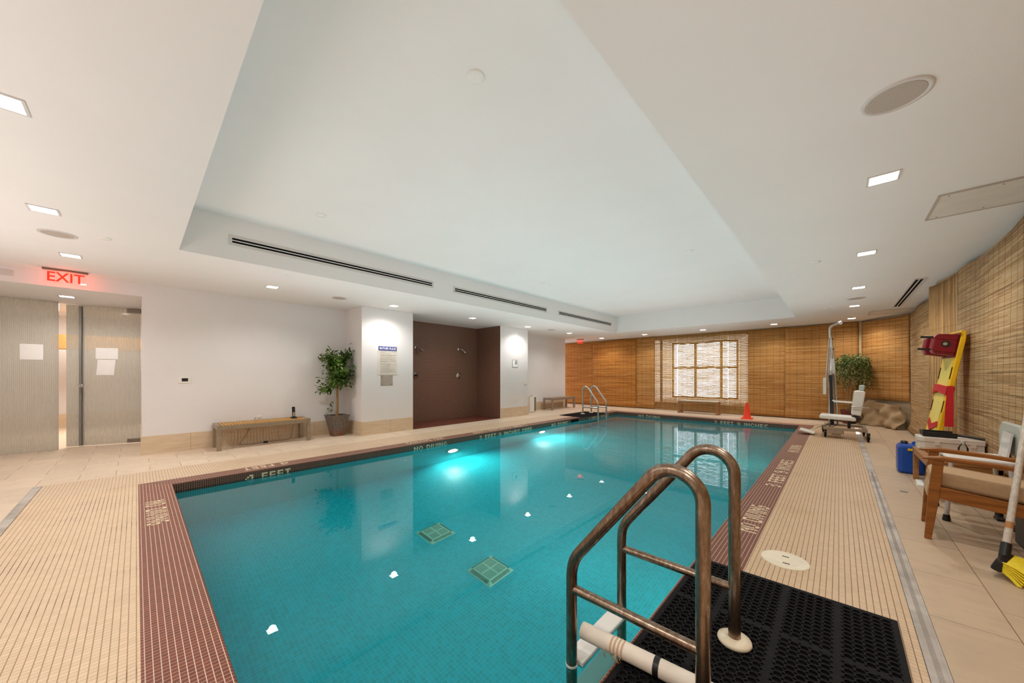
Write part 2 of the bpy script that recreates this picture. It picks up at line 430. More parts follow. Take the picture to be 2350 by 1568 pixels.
# ------------------------------------------------------------------ setting
C = 2.56                      # lower ceiling
X0, X1, Y0, Y1 = -5.37, -.69, .273, 10.80        # pool
WL, WR, WF, WN = -7.62, 1.18, 12.48, -2.4        # left, right, far, near wall faces
PX0, PX1 = -6.86, -7.80       # pillar face, shower back

b = MB()                      # large stone tiles round the mosaic rectangle
MX0, MX1, MY0, MY1 = -6.28, .33, -.755, 11.42
b.bb(-13.2, MX0, WN - .2, 13.2, -.12, 0); b.bb(MX0, MX1, MY1, 13.2, -.12, 0); b.bb(MX0, MX1, WN - .2, MY0, -.12, 0)
b.cur = 1; b.bb(MX1, WR + .2, WN - .2, 13.2, -.12, 0)
struct(b.build('floor', [M['stone_l'], M['stone_r']]))
ox0, ox1, oy0, oy1 = -5.62, -.43, .012, 11.05    # outer edge of the brown band
b = MB(); b.bb(MX0, ox0, MY0 + .065, MY1, -.12, 0); struct(b.build('mosaic_deck_left', M['beige_l']))
b = MB(); b.bb(ox1, .262, MY0 + .065, MY1, -.12, 0); struct(b.build('mosaic_deck_right', M['beige_r']))
b = MB(); b.bb(ox0, ox1, MY0 + .065, oy0, -.12, 0); struct(b.build('mosaic_deck_near', M['beige_n']))
b = MB(); b.bb(ox0, ox1, oy1, MY1, -.12, 0); struct(b.build('mosaic_deck_far', M['beige_l']))
# brown coping with a rounded nosing
r = .014
prof = [(0, -.12), (0, 0)]
prof += [(.25 - r + r * math.sin(t), -r + r * math.cos(t)) for t in [i * PI / 12 for i in range(7)]]
prof += [(.25, -.05), (.25, -.12), (0, -.12)]
b = MB(); x0, x1, y0, y1 = ox0, ox1, oy0, oy1
ins = lambda d: (x0 + d * (X0 - x0) / .25, x1 - d * (x1 - X1) / .25, y0 + d * (Y0 - y0) / .25, y1 - d * (y1 - Y1) / .25)
for i in range(len(prof) - 1):
    (d0, z0), (d1, z1) = prof[i], prof[i + 1]
    A, B = ins(d0), ins(d1)
    ra = [(A[0], A[2], z0), (A[1], A[2], z0), (A[1], A[3], z0), (A[0], A[3], z0)]
    rb = [(B[0], B[2], z1), (B[1], B[2], z1), (B[1], B[3], z1), (B[0], B[3], z1)]
    for j in range(4):
        k = (j + 1) % 4; b.cur = 1 if j in (0, 2) else 0
        if d0 >= .249 and d1 >= .249: b.cur = 3 if j in (0, 2) else 2
        b.quad(ra[j], ra[k], rb[k], rb[j])
struct(b.build('pool_coping', [M['brown_y'], M['brown_x'], M['basin'], M['basin_x']]))
# basin
ZB = -1.34
b = MB()
b.bb(X0 - .12, X0, Y0 - .12, Y1 + .12, ZB, -.12); b.bb(X1, X1 + .12, Y0 - .12, Y1 + .12, ZB, -.12)
b.cur = 1; b.bb(X0, X1, Y0 - .12, Y0, ZB, -.12); b.bb(X0, X1, Y1, Y1 + .12, ZB, -.12)
b.cur = 2; b.bb(X0 - .12, X1 + .12, Y0 - .12, Y1 + .12, ZB - .1, ZB)
struct(b.build('pool_basin', [M['basin'], M['basin_x'], M['poolfloor']]))
b = MB(); b.bb(X0 - .01, X1 + .01, Y0 - .01, Y1 + .01, ZB - .02, -.092)
tag(b.build('pool_water', M['water']), 'clear teal water filling the rectangular indoor pool', 'water', kind='stuff')

# walls
b = MB()
b.bb(WL - .12, WL, .055, 3.02, 0, C)                               # wall behind the slatted bench
b.bb(WL - .12, WL, 8.02, 11.14, 0, C)                              # wall behind the far bench
b.bb(-9.3, WL - .12, .055, .2, 0, C)                               # door recess return
b.bb(WL - .12, WL, WN, .055, 2.375, C)                             # head over the recess
b.bb(-9.3, WL - .12, 11.02, 11.14, 0, C)
struct(b.build('wall_left', M['wall']))
b = MB(); b.bb(-8.0, PX0, 3.02, 4.157, 0, C); struct(b.build('wall_pillar_near', M['wall'], bevel=.004)); b = MB(); b.bb(-8.0, PX0 + .03, 6.85, 8.02, 0, C); struct(b.build('wall_pillar_far', M['wall'], bevel=.004))
b = MB(); b.bb(-8.05, PX1, 4.157, 6.85, 0, C); struct(b.build('wall_shower_back', M['shower']))
b = MB(); b.bb(PX1, PX0 - .003, 4.1575, 4.159, 0, C); struct(b.build('wall_shower_left', M['shower_x']))
b = MB(); b.bb(PX1, PX0 + .027, 6.8465, 6.8495, 0, C); struct(b.build('wall_shower_right', M['shower_x']))
b = MB(); b.bb(PX1, PX0 + .0, 4.159, 6.8465, 0, .006); struct(b.build('floor_shower', M['shower_f']))
# far wall with window opening
wx0, wx1, wz0, wz1 = -4.80, -1.96, .26, 2.44
b = MB(); b.bb(-9.4, wx0, WF, WF + .15, 0, C); b.bb(wx1, .5, WF, WF + .15, 0, C); b.bb(wx0, wx1, WF, WF + .15, 0, wz0); b.bb(wx0, wx1, WF, WF + .15, wz1, C)
b.prism([(.5, WF, 0), (1.20, 11.40, 0), (1.32, 11.5, 0), (.62, WF + .15, 0)], (0, 0, C))
struct(b.build('wall_far', M['tanwall']))
b = MB(); b.bb(WR, WR + .15, WN, 11.5, 0, C); struct(b.build('wall_right', M['tanwall']))
b = MB(); b.prism([(WR, 7.1, 0), (WR, 8.05, 0), (1.05, 8.05, 0), (1.05, 7.95, 0)], (0, 0, C)); struct(b.build('wall_right_pier', M['tanwall']))
b = MB(); b.bb(-13.2, WR + .2, WN - .15, WN, 0, C); struct(b.build('wall_near', M['wall']))
# foyer behind the glass doors
b = MB(); b.bb(-13.2, -13.05, WN, 3.2, 0, C); b.bb(-13.2, -9.2, 3.05, 3.2, 0, C); b.bb(-9.4, -9.28, .2, 3.05, 0, C); struct(b.build('wall_foyer', M['wall']))
b = MB(); b.bb(-13.05, -13.03, WN, 3.05, 0, .3); struct(b.build('baseboard_foyer', M['base']))
# ceiling slab with the coffer
cx0, cx1, cy0, cy1, CT = -5.24, -.74, .315, 10.55, 3.06
b = MB()
b.bb(-13.2, cx0, WN - .15, 13.2, C, C + .12); b.bb(cx1, 1.5, WN - .15, 13.2, C, C + .12)
b.bb(cx0, cx1, WN - .15, cy0, C, C + .12); b.bb(cx0, cx1, cy1, 13.2, C, C + .12)
b.bb(cx0 - .1, cx0, cy0 - .1, cy1 + .1, C + .12, CT); b.bb(cx1, cx1 + .1, cy0 - .1, cy1 + .1, C + .12, CT)
b.bb(cx0, cx1, cy0 - .1, cy0, C + .12, CT); b.bb(cx0, cx1, cy1, cy1 + .1, C + .12, CT)
b.bb(cx0 - .1, cx1 + .1, cy0 - .1, cy1 + .1, CT, CT + .1)
struct(b.build('ceiling', M['ceil']))
b = MB(); b.bb(-9.30, WL - .12, WN, .055, 2.375, C); struct(b.build('ceiling_door_recess', M['ceil']))
# stone baseboards
H = .275
b = MB(); b.bb(WL, WL + .012, .06, 3.0, 0, H); b.bb(WL, WL + .012, 8.02, 11.13, 0, H); b.bb(WL - .12, WL + .012, .043, .06, 0, H); struct(b.build('baseboard_left', M['base']))
b = MB(); b.bb(PX0, PX0 + .012, 3.02, 4.15, 0, H); b.bb(WL + .012, PX0 + .012, 3.008, 3.02, 0, H); b.bb(PX0 + .03, PX0 + .042, 6.86, 8.02, 0, H)
b.bb(WL + .012, PX0 + .042, 8.02, 8.032, 0, H)
struct(b.build('baseboard_pillars', M['base']))
# window: splayed reveal made translucent for an added glow, frame, panes, sky outside
gx0, gx1, gz0, gz1, GY = -4.30, -2.31, .42, 2.32, 12.92
b = MB()
fr = [(wx0, wz0), (wx1, wz0), (wx1, wz1), (wx0, wz1)]; bk = [(gx0, gz0), (gx1, gz0), (gx1, gz1), (gx0, gz1)]
for i in range(4):
    j = (i + 1) % 4
    b.quad((fr[i][0], WF + .14, fr[i][1]), (fr[j][0], WF + .14, fr[j][1]), (bk[j][0], GY + .05, bk[j][1]), (bk[i][0], GY + .05, bk[i][1]))
def veil():
    m = NT('translucent_window_surround'); t = m.n('ShaderNodeBsdfTranslucent'); t.inputs[0].default_value = (.34, .30, .24, 1); return m.done(t.outputs[0])
sol = b.build('window_surround', veil()); struct(sol)
w = thing('window_1', 'tall daylit window behind the open weave reed blind', 'window', ((gx0 + gx1) / 2, GY, gz0)); struct(w)
b = MB(); t = .05
b.bb(gx0, gx1, GY - .03, GY + .03, gz0, gz0 + t); b.bb(gx0, gx1, GY - .03, GY + .03, gz1 - t, gz1)
b.bb(gx0, gx0 + t, GY - .03, GY + .03, gz0, gz1); b.bb(gx1 - t, gx1, GY - .03, GY + .03, gz0, gz1)
for x in (-3.55, -2.78): b.bb(x - .035, x + .035, GY - .03, GY + .03, gz0, gz1)
b.bb(-4.57, -4.50, WF + .02, WF + .06, wz0, wz1)
b.bb(gx0, gx1, GY - .03, GY + .03, 1.42, 1.48)
b.build('frame', plain('window_frame_brown', '8a6a4a', .5), w)
b = MB(); b.bb(gx0, gx1, GY - .004, GY + .004, gz0, gz1); b.build('pane', M['glass'], w)

# ------------------------------------------------------------------ drains and deck fittings
def drainmat():
    m = NT('slotted_drain_metal'); p, x, y, z = m.pos(); n = m.noise(p, 3, 4, .6)
    c = m.ramp(n, [(.35, hexc('9a9087')), (.6, hexc('c4bcb3'))]); return m.done(m.bsdf(c, .5, .05))
M['drain'] = drainmat()
t = thing('trench_drain', 'long grey slotted drain channel set in the right deck', 'drain', (.296, 5, 0))
b = MB(); b.bb(.264, .328, -.69, 10.0, -.06, .0005); b.bb(.264, .273, -.69, 10.0, .0005, .002); b.bb(.319, .328, -.69, 10.0, .0005, .002); b.build('channel', M['drain'], t)
b = MB(); y = .6
while y < 6.2: b.bb(.287, .305, y, y + .004, .0005, .0012); y += .012
b.build('slots', plain('slot_shadow', '8a8178', .7), t)
t = thing('trench_drain', 'grey drain channel along the near mosaic deck at the left edge', 'drain', (-4, -.72, 0))
b = MB(); b.bb(MX0, .262, -.753, -.692, -.06, .0005); b.bb(MX0, .262, -.700, -.692, .0005, .002); b.bb(MX0, .262, -.753, -.745, .0005, .002); b.build('channel', M['drain'], t)
t = thing('skimmer_hatch', 'round cream skimmer lid in the right mosaic deck', 'lid', (-.256, 2.865, 0))
b = MB(); b.lathe([(.128, 0), (.128, .003), (.12, .004)], (-.256, 2.865, 0), 40); b.build('lid_disc', M['ivory'], t)
b = MB(); b.lathe([(.075, .004), (.075, .0052)], (-.256, 2.865, 0), 40); b.lathe([(.122, .003), (.122, .0046)], (-.256, 2.865, 0), 40); b.build('raised_ring', plain('cream_worn', 'e9dfc8', .5), t)
b = MB(); b.bb(-.274, -.238, 2.905, 2.915, .004, .0058); b.build('finger_slot', M['hole'], t)
b = MB(); b.bb(-.262, -.226, 2.805, 2.815, .004, .0058); b.build('finger_slot', M['hole'], t)
b = MB(); b.lathe([(.03, 0), (.03, .003)], (.49, 5.38, 0), 24); tag(b.build('floor_drain', M['grey']), 'small round metal floor drain in the right stone floor', 'drain')
b = MB(); b.lathe([(.030, 0), (.030, .002)], (-.0, 4.6, 0), 12); 

t = thing('skimmer_opening', 'black rectangular skimmer mouth in the left pool wall near the far ladder', 'opening', (X0, 8.32, -.08))
b = MB(); b.bb(X0 - .02, X0 + .004, 8.13, 8.50, -.125, -.035); b.build('mouth', M['hole'], t)
for i, (y, lab) in enumerate(((4.09, 'nearer of two lit round lamps under water in the left pool wall'), (6.82, 'farther of two lit round lamps under water in the left pool wall'))):
    t = thing('pool_lamp', lab, 'lamp', (X0, y, -.72), 'underwater lamps in the left pool wall')
    b = MB(); b.lathe([(.10, 0), (.105, .02), (.115, .03), (.135, .03), (.14, .0)], (X0, y, -.72), 32, 'x'); b.build('rim', M['white_pl'], t)
    b = MB(); b.lathe([(.098, .01), (.09, .034), (.05, .042)], (X0, y, -.72), 32, 'x'); b.build('lens', M['uwlamp'], t)
    L = bpy.data.lights.new('pool_lamp_light', 'SPOT'); L.energy = 62; L.spot_size = math.radians(150); L.spot_blend = .6; L.color = (1, .98, .86); L.shadow_soft_size = .08
    o = bpy.data.objects.new('pool_lamp_light', L); COL.objects.link(o); o.location = (X0 + .06, y, -.72)
    o.rotation_euler = Vector((.75, .1, -.65)).to_track_quat('-Z', 'Y').to_euler()
for y, lab in ((3.0, 'nearer added unseen round lamp under water in the right pool wall'), (7.4, 'farther added unseen round lamp under water in the right pool wall')):  # unseen lamps added on this side to brighten the pool
    t = thing('pool_lamp', lab, 'lamp', (X1, y, -.72), 'added unseen underwater lamps in the right pool wall')
    b = MB(); b.lathe([(.10, 0), (.105, -.02), (.115, -.03), (.135, -.03), (.14, .0)], (X1, y, -.72), 32, 'x'); b.build('rim', M['white_pl'], t)
    b = MB(); b.lathe([(.098, -.01), (.09, -.034), (.05, -.042)], (X1, y, -.72), 32, 'x'); b.build('lens', M['uwlamp'], t)
    L = bpy.data.lights.new('pool_lamp_light', 'SPOT'); L.energy = 30; L.spot_size = math.radians(105); L.spot_blend = .9; L.color = (1, .98, .9); L.shadow_soft_size = .1
    o = bpy.data.objects.new('pool_lamp_light', L); COL.objects.link(o); o.location = (X1 - .06, y, -.72)
    o.rotation_euler = Vector((-1, 0, .10)).to_track_quat('-Z', 'Y').to_euler()
b = MB(); b.lathe([(.035, 0), (.035, .012), (.02, .016)], (X0, 3.1, -.7), 20, 'x'); tag(b.build('water_inlet', M['white_pl']), 'small round water inlet fitting under water in the left pool wall', 'inlet')
for (x, y, lab) in ((-3.38, 2.34, 'square main drain grate on the pool floor, farther from the steel ladder'), (-2.47, 2.34, 'square main drain grate on the pool floor, nearer the steel ladder')):
    t = thing('main_drain', lab, 'drain', (x, y, ZB), 'main drain grates on the pool floor')
    b = MB(); s_ = .162; q = .114; h = .04
    lo = [(x - s_, y - s_, ZB), (x + s_, y - s_, ZB), (x + s_, y + s_, ZB), (x - s_, y + s_, ZB)]
    hi = [(x - q, y - q, ZB + h), (x + q, y - q, ZB + h), (x + q, y + q, ZB + h), (x - q, y + q, ZB + h)]
    for i in range(4):
        j = (i + 1) % 4; b.quad(lo[i], lo[j], hi[j], hi[i])
    b.quad(*hi); b.build('cover', M['drain_w'] if 'drain_w' in M else M.setdefault('drain_w', plain('pale_green_plastic', 'd6ecd6', .4)), t)
    gm = M.setdefault('drain_h', plain('drain_shadow_green', '5f9480', .6))
    for qx in (-1, 1):
        for qy in (-1, 1):
            b = MB()
            for i in range(1, 7):
                for j in range(1, 7): b.bb(x + qx * i * .0165 - .0048, x + qx * i * .0165 + .0048, y + qy * j * .0165 - .0048, y + qy * j * .0165 + .0048, ZB + h - .002, ZB + h + .002)
            b.build('grate_quarter', gm, t)
    for (ax, sg) in ((0, -1), (0, 1), (1, -1), (1, 1)):
        b = MB()
        for k in range(-8, 9):
            cxy = (k * .0138, sg * .138) if ax == 0 else (sg * .138, k * .0138)
            b.box((x + cxy[0], y + cxy[1], ZB + .021), (.0055, .036, .008) if ax == 0 else (.036, .0055, .008), (-sg * .69, 0, 0) if ax == 0 else (0, sg * .69, 0))
        b.build('side_grate', gm, t)

# ------------------------------------------------------------------ tile lettering
FONT = {'N': ['1001', '1101', '1011', '1001', '1001'], 'O': ['0110', '1001', '1001', '1001', '0110'], 'D': ['1110', '1001', '1001', '1001', '1110'],
        'I': ['1', '1', '1', '1', '1'], 'V': ['1001', '1001', '1001', '1010', '0100'], 'G': ['0110', '1000', '1011', '1001', '0110'],
        '4': ['001', '011', '111', '111', '001'], 'F': ['111', '100', '111', '100', '100'], 'E': ['111', '100', '111', '100', '111'],
        'T': ['111', '010', '010', '010', '010'], '3': ['110', '001', '110', '001', '110'], '9': ['0110', '1001', '0111', '0001', '0110'],
        'C': ['0110', '1001', '1000', '1001', '0110'], 'H': ['1001', '1001', '1111', '1001', '1001'], 'S': ['0111', '1000', '0110', '0001', '1110'],
        'P': ['1110', '1001', '1110', '1000', '1000'], ' ': ['00', '00', '00', '00', '00']}
FONT['4'] = ['0011', '0101', '1001', '1111', '0001']
def lettering(text, origin, along, up, length, height, nrm, mat, label):
    cols = sum(len(FONT[c][0]) + 1 for c in text) - 1
    a = Vector(along) * (length / cols); u = Vector(up) * (height / 5); o = Vector(origin); n = Vector(nrm) * .0012
    t = thing('tile_lettering', label, 'lettering', o, 'depth and no diving tile lettering'); k = 0
    for c in text:
        b = MB()
        g = FONT[c]; w = len(g[0])
        for r_ in range(5):
            for q in range(w):
                if g[r_][q] == '1':
                    p = o + a * (k + q) + u * (4 - r_)
                    m_ = .04
                    c4 = [p + a * m_ + u * m_, p + a * (1 - m_) + u * m_, p + a * (1 - m_) + u * (1 - m_), p + a * m_ + u * (1 - m_)]
                    b.prism([v for v in c4], n)
        k += w + 1
        if b.v: b.build('letter', mat, t)
    return t
ZT, HT = -.143, .0975
for txt, ya, yb, lab in (('4 FEET', .915, 1.409, 'cream tile words 4 FEET on the left pool wall at the waterline'),
                         ('NO DIVING', 3.272, 3.972, 'cream tile words NO DIVING on the left pool wall nearest the shower recess'),
                         ('3 FEET 9 INCHES DEEP', 4.79, 6.46, 'cream tile words 3 FEET 9 INCHES DEEP on the left pool wall'),
                         ('NO DIVING', 7.243, 7.972, 'cream tile words NO DIVING on the left pool wall beside the skimmer mouth'),
                         ('3 FEET 9 INCHES', 9.08, 10.28, 'cream tile words 3 FEET 9 INCHES on the left pool wall behind the far ladder')):
    lettering(txt, (X0, ya, ZT), (0, 1, 0), (0, 0, 1), yb - ya, HT, (1, 0, 0), M['letter_w'], lab)
lettering('NO DIVING', (-4.623, Y1, ZT), (1, 0, 0), (0, 0, 1), .686, HT, (0, -1, 0), M['letter_w'], 'cream tile words NO DIVING on the far pool wall')
lettering('3 FEET 9 INCHES', (-2.487, Y1, ZT), (1, 0, 0), (0, 0, 1), 1.185, HT, (0, -1, 0), M['letter_w'], 'cream tile words 3 FEET 9 INCHES on the far pool wall below the cone')
for txt, ya, yb, lab in (('4 FEET', .93, 1.42, 'cream tile words 4 FEET upside down on the left brown coping'),
                         ('NO DIVING', 3.22, 3.98, 'cream tile words NO DIVING upside down on the left brown coping'),
                         ('3 FEET 9 INCHES DEEP', 4.71, 6.4, 'cream tile words 3 FEET 9 INCHES DEEP upside down on the left brown coping')):
    lettering(txt, (-5.585, yb, 0), (0, -1, 0), (1, 0, 0), yb - ya, .14, (0, 0, 1), M['letter_d'], lab)
for txt, ya, yb, lab in (('NO DIVING', 3.19, 3.91, 'cream tile words NO DIVING on the right brown coping beside the skimmer lid'),
                         ('3 FEET 9 INCHES', 4.69, 6.26, 'cream tile words 3 FEET 9 INCHES on the middle of the right brown coping'),
                         ('NO DIVING', 6.97, 7.70, 'cream tile words NO DIVING on the far end of the right brown coping')):
    lettering(txt, (-.455, ya, 0), (0, 1, 0), (-1, 0, 0), yb - ya, .135, (0, 0, 1), M['letter_d'], lab)
lettering('NO DIVING', (-4.765, .055, 0), (1, 0, 0), (0, 1, 0), .76, .13, (0, 0, 1), M['letter_d'], 'cream tile words NO DIVING on the near brown coping at lower left')

# ------------------------------------------------------------------ pool ladders
def arcpts(c, r, a0, a1, n=14):
    return [(c[0] + r * math.cos(a0 + (a1 - a0) * i / n), c[1] + r * math.sin(a0 + (a1 - a0) * i / n)) for i in range(n + 1)]
def railpath(xd, xp, top, zbot):
    """2-D (x,z) centre line: deck post, round top, sloping run, bend, pool post"""
    s = 1 if xd > xp else -1; R = .10; c = (xd - s * R, top - R); sl = math.radians(51.5)
    pts = [(xd, 0), (xd, .3), (xd, c[1] - .08)]
    arc = arcpts((0, 0), R, 0, PI / 2 + sl, 18)
    pts += [(c[0] + s * a, c[1] + b_) for a, b_ in arc]
    ex, ez = pts[-1]; L = abs(xp - ex); k = math.tan(sl); bz = ez - L * k          # corner where the run meets the post
    q0 = (xp + s * .045, bz + .045 * k); q1 = (xp, bz); q2 = (xp, bz - .07)
    for i in range(9):
        t = i / 8; pts.append(tuple((1 - t) ** 2 * q0[m] + 2 * t * (1 - t) * q1[m] + t * t * q2[m] for m in (0, 1)))
    return pts + [(xp, bz - .2), (xp, zbot)]
def ladder(label, xd, xp, ys, top, rail_mat, foot_mat, zbar, treads):
    t = thing('pool_ladder', label, 'ladder', (xd, sum(ys) / 2, 0))
    for y in ys:
        p = railpath(xd, xp, top, -1.05)
        b = MB(); b.tube([(a, y, c) for a, c in p], .0245, 16); h = b.build('handrail', rail_mat, t)
        b = MB(); b.tube([(xp, y, zbar), (xd, y, zbar)], .0195, 14); b.build('cross_bar', rail_mat, t)
        b = MB(); b.lathe([(.064, 0), (.067, .006), (.064, .016), (.04, .022), (.026, .024)], (xd, y, .012), 32); b.build('escutcheon', foot_mat, t)
        b = MB(); b.lathe([(.0265, -.006), (.0265, .004)], (xp, y, -.088), 20); b.build('waterline_ring', M['white_pl'], t)
    for z in treads:
        b = MB(); b.bb(xp - .045, xp + .045, min(ys) + .02, max(ys) - .02, z - .03, z); b.build('tread', M['white_pl'], t, bevel=.006)
    return t
ladder('tarnished steel pool ladder in the right foreground', -.340, -.872, (1.325, 1.817), .854, M['brz'], M['ivory'], .25, (-.075, -.36, -.64))
ladder('bright steel pool ladder at the far left of the pool', -5.72, -5.20, (9.30, 9.80), .85, M['steel'], M['white_pl'], .22, (-.36, -.64))

# pole lying along the ladder
t = thing('pool_pole', 'white plastic tube with a black tape band lying past the near ladder', 'pole', (-.5, 1.395, .05))
a, e = Vector((-.845, 1.373, .050)), Vector((.02, 1.445, .050))
b = MB(); b.tube([a, a.lerp(e, .5), e], .034, 20); b.build('tube', M['pvc'], t)
b = MB(); b.tube([a.lerp(e, .36), a.lerp(e, .385)], .0348, 20); b.build('tape_band', M['black'], t)
b = MB(); 
for k in range(4): b.lathe([(.0335, 0), (.037, .005), (.0335, .01)], a.lerp(e, .16 + k * .018), 16, 'x')
for k in range(14):
    p = a.lerp(e, .14 + .12 * random.random()); q = p + Vector((random.uniform(-.03, .03), random.uniform(-.04, .04), -.035 - .03 * random.random()))
    b.tube([p + Vector((0, -.03, 0)), (p + q) / 2 + Vector((0, -.035, .01)), q], .0012, 5)
b.build('frayed_cord', plain('frayed_cord', 'c9a98a', .9), t)

# ------------------------------------------------------------------ mats
def mat_sheet(label, x0, x1, y0, y1, nx, ny, ribs):
    b = MB(); z0, z1 = .001, .012
    dx, dy = (x1 - x0) / nx, (y1 - y0) / ny
    K = 12
    for i in range(nx):
        for j in range(ny):
            cx, cy = x0 + (i + .5) * dx, y0 + (j + .5) * dy
            solid = i in ribs[0] or j in ribs[1]
            sq = []
            for k in range(K):
                a = 2 * PI * k / K; ca, sa = math.cos(a), math.sin(a); s = 1 / max(abs(ca), abs(sa))
                sq.append((cx + ca * s * dx / 2, cy + sa * s * dy / 2, z1))
            if solid:
                b.add(sq, [tuple(range(K))]); continue
            ci = [(cx + math.cos(2 * PI * k / K) * min(dx, dy) * .42, cy + math.sin(2 * PI * k / K) * min(dx, dy) * .42, z1) for k in range(K)]
            cl = [(p[0], p[1], z0) for p in ci]
            fs = []
            for k in range(K):
                l_ = (k + 1) % K
                fs.append((k, l_, K + l_, K + k)); fs.append((K + k, K + l_, 2 * K + l_, 2 * K + k))
            b.add(sq + ci + cl, fs)
    e = .022
    for (a0, a1, c0, c1) in ((x0 - e, x1 + e, y0 - e, y0), (x0 - e, x1 + e, y1, y1 + e), (x0 - e, x0, y0, y1), (x1, x1 + e, y0, y1)):
        b.bb(a0, a1, c0, c1, z0, z1)
    b.bb(x0, x1, y0, y1, .0005, .0012)
    return tag(b.build('rubber_mat', M['rubber'], recalc=False), label, 'mat')
mat_sheet('black rubber mat with round holes under the near ladder', -.645, .185, .99, 2.485, 24, 43, ((5, 12, 18), (14, 29)))
mat_sheet('small black rubber mat under the far ladder', -6.05, -5.36, 8.60, 10.0, 14, 28, ((), ()))

# ------------------------------------------------------------------ ceiling fittings
def light_fixture(label, x, y, z, group, local_spot=True, e=34):
    t = thing('ceiling_light', label, 'ceiling light', (x, y, z), group)
    b = MB(); s = .082
    b.ring([(0, z - .001), (0, z - .006), (.012, z - .006), (.016, z - .001)], (x - s, x + s, y - s, y + s)); b.build('trim', M['greytrim'], t)
    b = MB(); q = .066; b.bb(x - q, x + q, y - q, y + q, z - .004, z - .001); b.build('diffuser', M['lamp'], t)
    L = bpy.data.lights.new('downlight', 'SPOT'); L.energy = e; L.spot_size = math.radians(150); L.spot_blend = .75
    L.color = (1, .955, .91); L.shadow_soft_size = .05
    o = bpy.data.objects.new('downlight', L); COL.objects.link(o); o.location = (x, y, z - .03)
    return t
G1 = 'square recessed lights in the left ceiling'
for i, (y, w) in enumerate(((-.51, 'square ceiling light before the near exit sign'), (1.43, 'square ceiling light above the slatted bench'), (3.45, 'square ceiling light above the bather rules sign'),
        (5.47, 'square ceiling light before the shower recess'), (7.5, 'square ceiling light before the second white pillar'), (9.58, 'square ceiling light above the far left bench'),
        (11.7, 'square ceiling light beside the far exit sign'))):
    light_fixture(w, -6.39, y, C, G1)
for x, w in ((-4.76, 'square ceiling light nearest the far left coffer corner'), (-2.99, 'square ceiling light above the reed covered window'), (-1.27, 'square ceiling light between the window and the pool lift')):
    light_fixture(w, x, 11.62, C, 'square recessed lights in the far ceiling')
for y, w in ((3.52, 'largest square ceiling light at right, below the round speaker'), (5.55, 'second square ceiling light from the front in the right row'), (7.65, 'third square ceiling light from the front in the right row'),
             (9.62, 'fourth square ceiling light from the front in the right row'), (11.7, 'farthest square ceiling light in the right row above the pool lift')):
    light_fixture(w, .225, y, C, 'square recessed lights in the right ceiling')
light_fixture('square ceiling light cut by the left edge of the photo', -3.03, -.46, C, 'square recessed lights in the near ceiling')
light_fixture('square ceiling light at upper left above the round speaker', -4.78, -.52, C, 'square recessed lights in the near ceiling')
for x, y in ((-1.27, -.5), (.225, -.5), (.225, 1.5)):
    light_fixture('square ceiling light over the near deck, out of the picture', x, y, C, 'unpictured ceiling lights')
light_fixture('square light in the low ceiling before the glass door', -8.44, -.71, 2.375, None, e=28)

def speaker(label, x, y):
    t = thing('ceiling_speaker', label, 'speaker', (x, y, C), 'round ceiling speakers')
    b = MB(); b.lathe([(.125, C), (.123, C - .006), (.108, C - .008), (.104, C - .004)], (x, y, 0), 40); b.build('rim', M['greytrim'], t)
    b = MB(); b.lathe([(.103, C - .003), (.1, C - .006)], (x, y, 0), 40); b.build('grille', M.setdefault('grille', plain('speaker_grille', 'b3a79c', .7, 0, .12, 200)), t)
for x, y, w in ((.205, 2.53, 'large round ceiling speaker at upper right'), (-5.5, -.516, 'round ceiling speaker at left between two square lights'), (-6.44, 2.44, 'round ceiling speaker before the first white pillar'),
                (.226, 8.7, 'round ceiling speaker in the right row near the lift'), (-6.31, 8.49, 'round ceiling speaker past the shower recess')):
    speaker(w, x, y)
def sprinkler(label, x, y, z, r=.055):
    b = MB(); b.lathe([(r, z + .003), (r, z - .006), (r * .92, z - .010), (r * .1, z - .011)], (x, y, 0), 28)
    tag(b.build('ceiling_sprinkler', M['white_pl']), label, 'sprinkler cover', 'round sprinkler covers')
for x, y, w in ((-1.654, 1.443, 'large near round cover in the raised ceiling'), (-4.40, 1.465, 'round cover in the raised ceiling above the first long vent'), (-1.637, 5.65, 'round cover in the right middle of the raised ceiling'),
                (-4.38, 5.61, 'round cover in the left middle of the raised ceiling'), (-1.643, 9.64, 'round cover in the far right of the raised ceiling'), (-4.39, 9.54, 'round cover in the far left of the raised ceiling')):
    sprinkler(w, x, y, CT)
for x, y, w in ((-5.33, -.213, 'round cover in the left lower ceiling right of the speaker'), (-5.48, 1.417, 'round cover in the left lower ceiling below the first long vent'), (-.2, 5.57, 'round cover in the right lower ceiling beside the coffer edge'),
                (-5.35, 5.54, 'round cover in the left lower ceiling before the shower'), (-.18, 9.6, 'round cover in the right lower ceiling near the lift'), (-.97, 11.35, 'round cover in the far lower ceiling before the window wall')):
    sprinkler(w, x, y, C, .045)
def slotvent(label, y0, y1):
    t = thing('slot_vent', label, 'vent', (cx0, (y0 + y1) / 2, 2.79), 'long slot vents on the coffer side')
    b = MB(); x = cx0
    za, zb = 2.735, 2.852
    for (a, c) in ((za, za + .030), (zb - .030, zb), ((za + zb) / 2 - .006, (za + zb) / 2 + .006)): b.bb(x, x + .008, y0, y1, a, c)
    b.bb(x, x + .009, y0 - .001, y0 + .03, za - .001, zb + .001); b.bb(x, x + .009, y1 - .03, y1 + .001, za - .001, zb + .001); b.build('frame', M['greytrim'], t)
    b = MB(); b.bb(x, x + .002, y0 + .02, y1 - .02, za + .02, zb - .02); b.build('dark_slots', M['hole'], t)
slotvent('nearest and longest slot vent on the coffer side', .74, 3.58); slotvent('middle slot vent on the coffer side', 4.02, 6.87); slotvent('farthest slot vent on the coffer side', 7.35, 10.2)
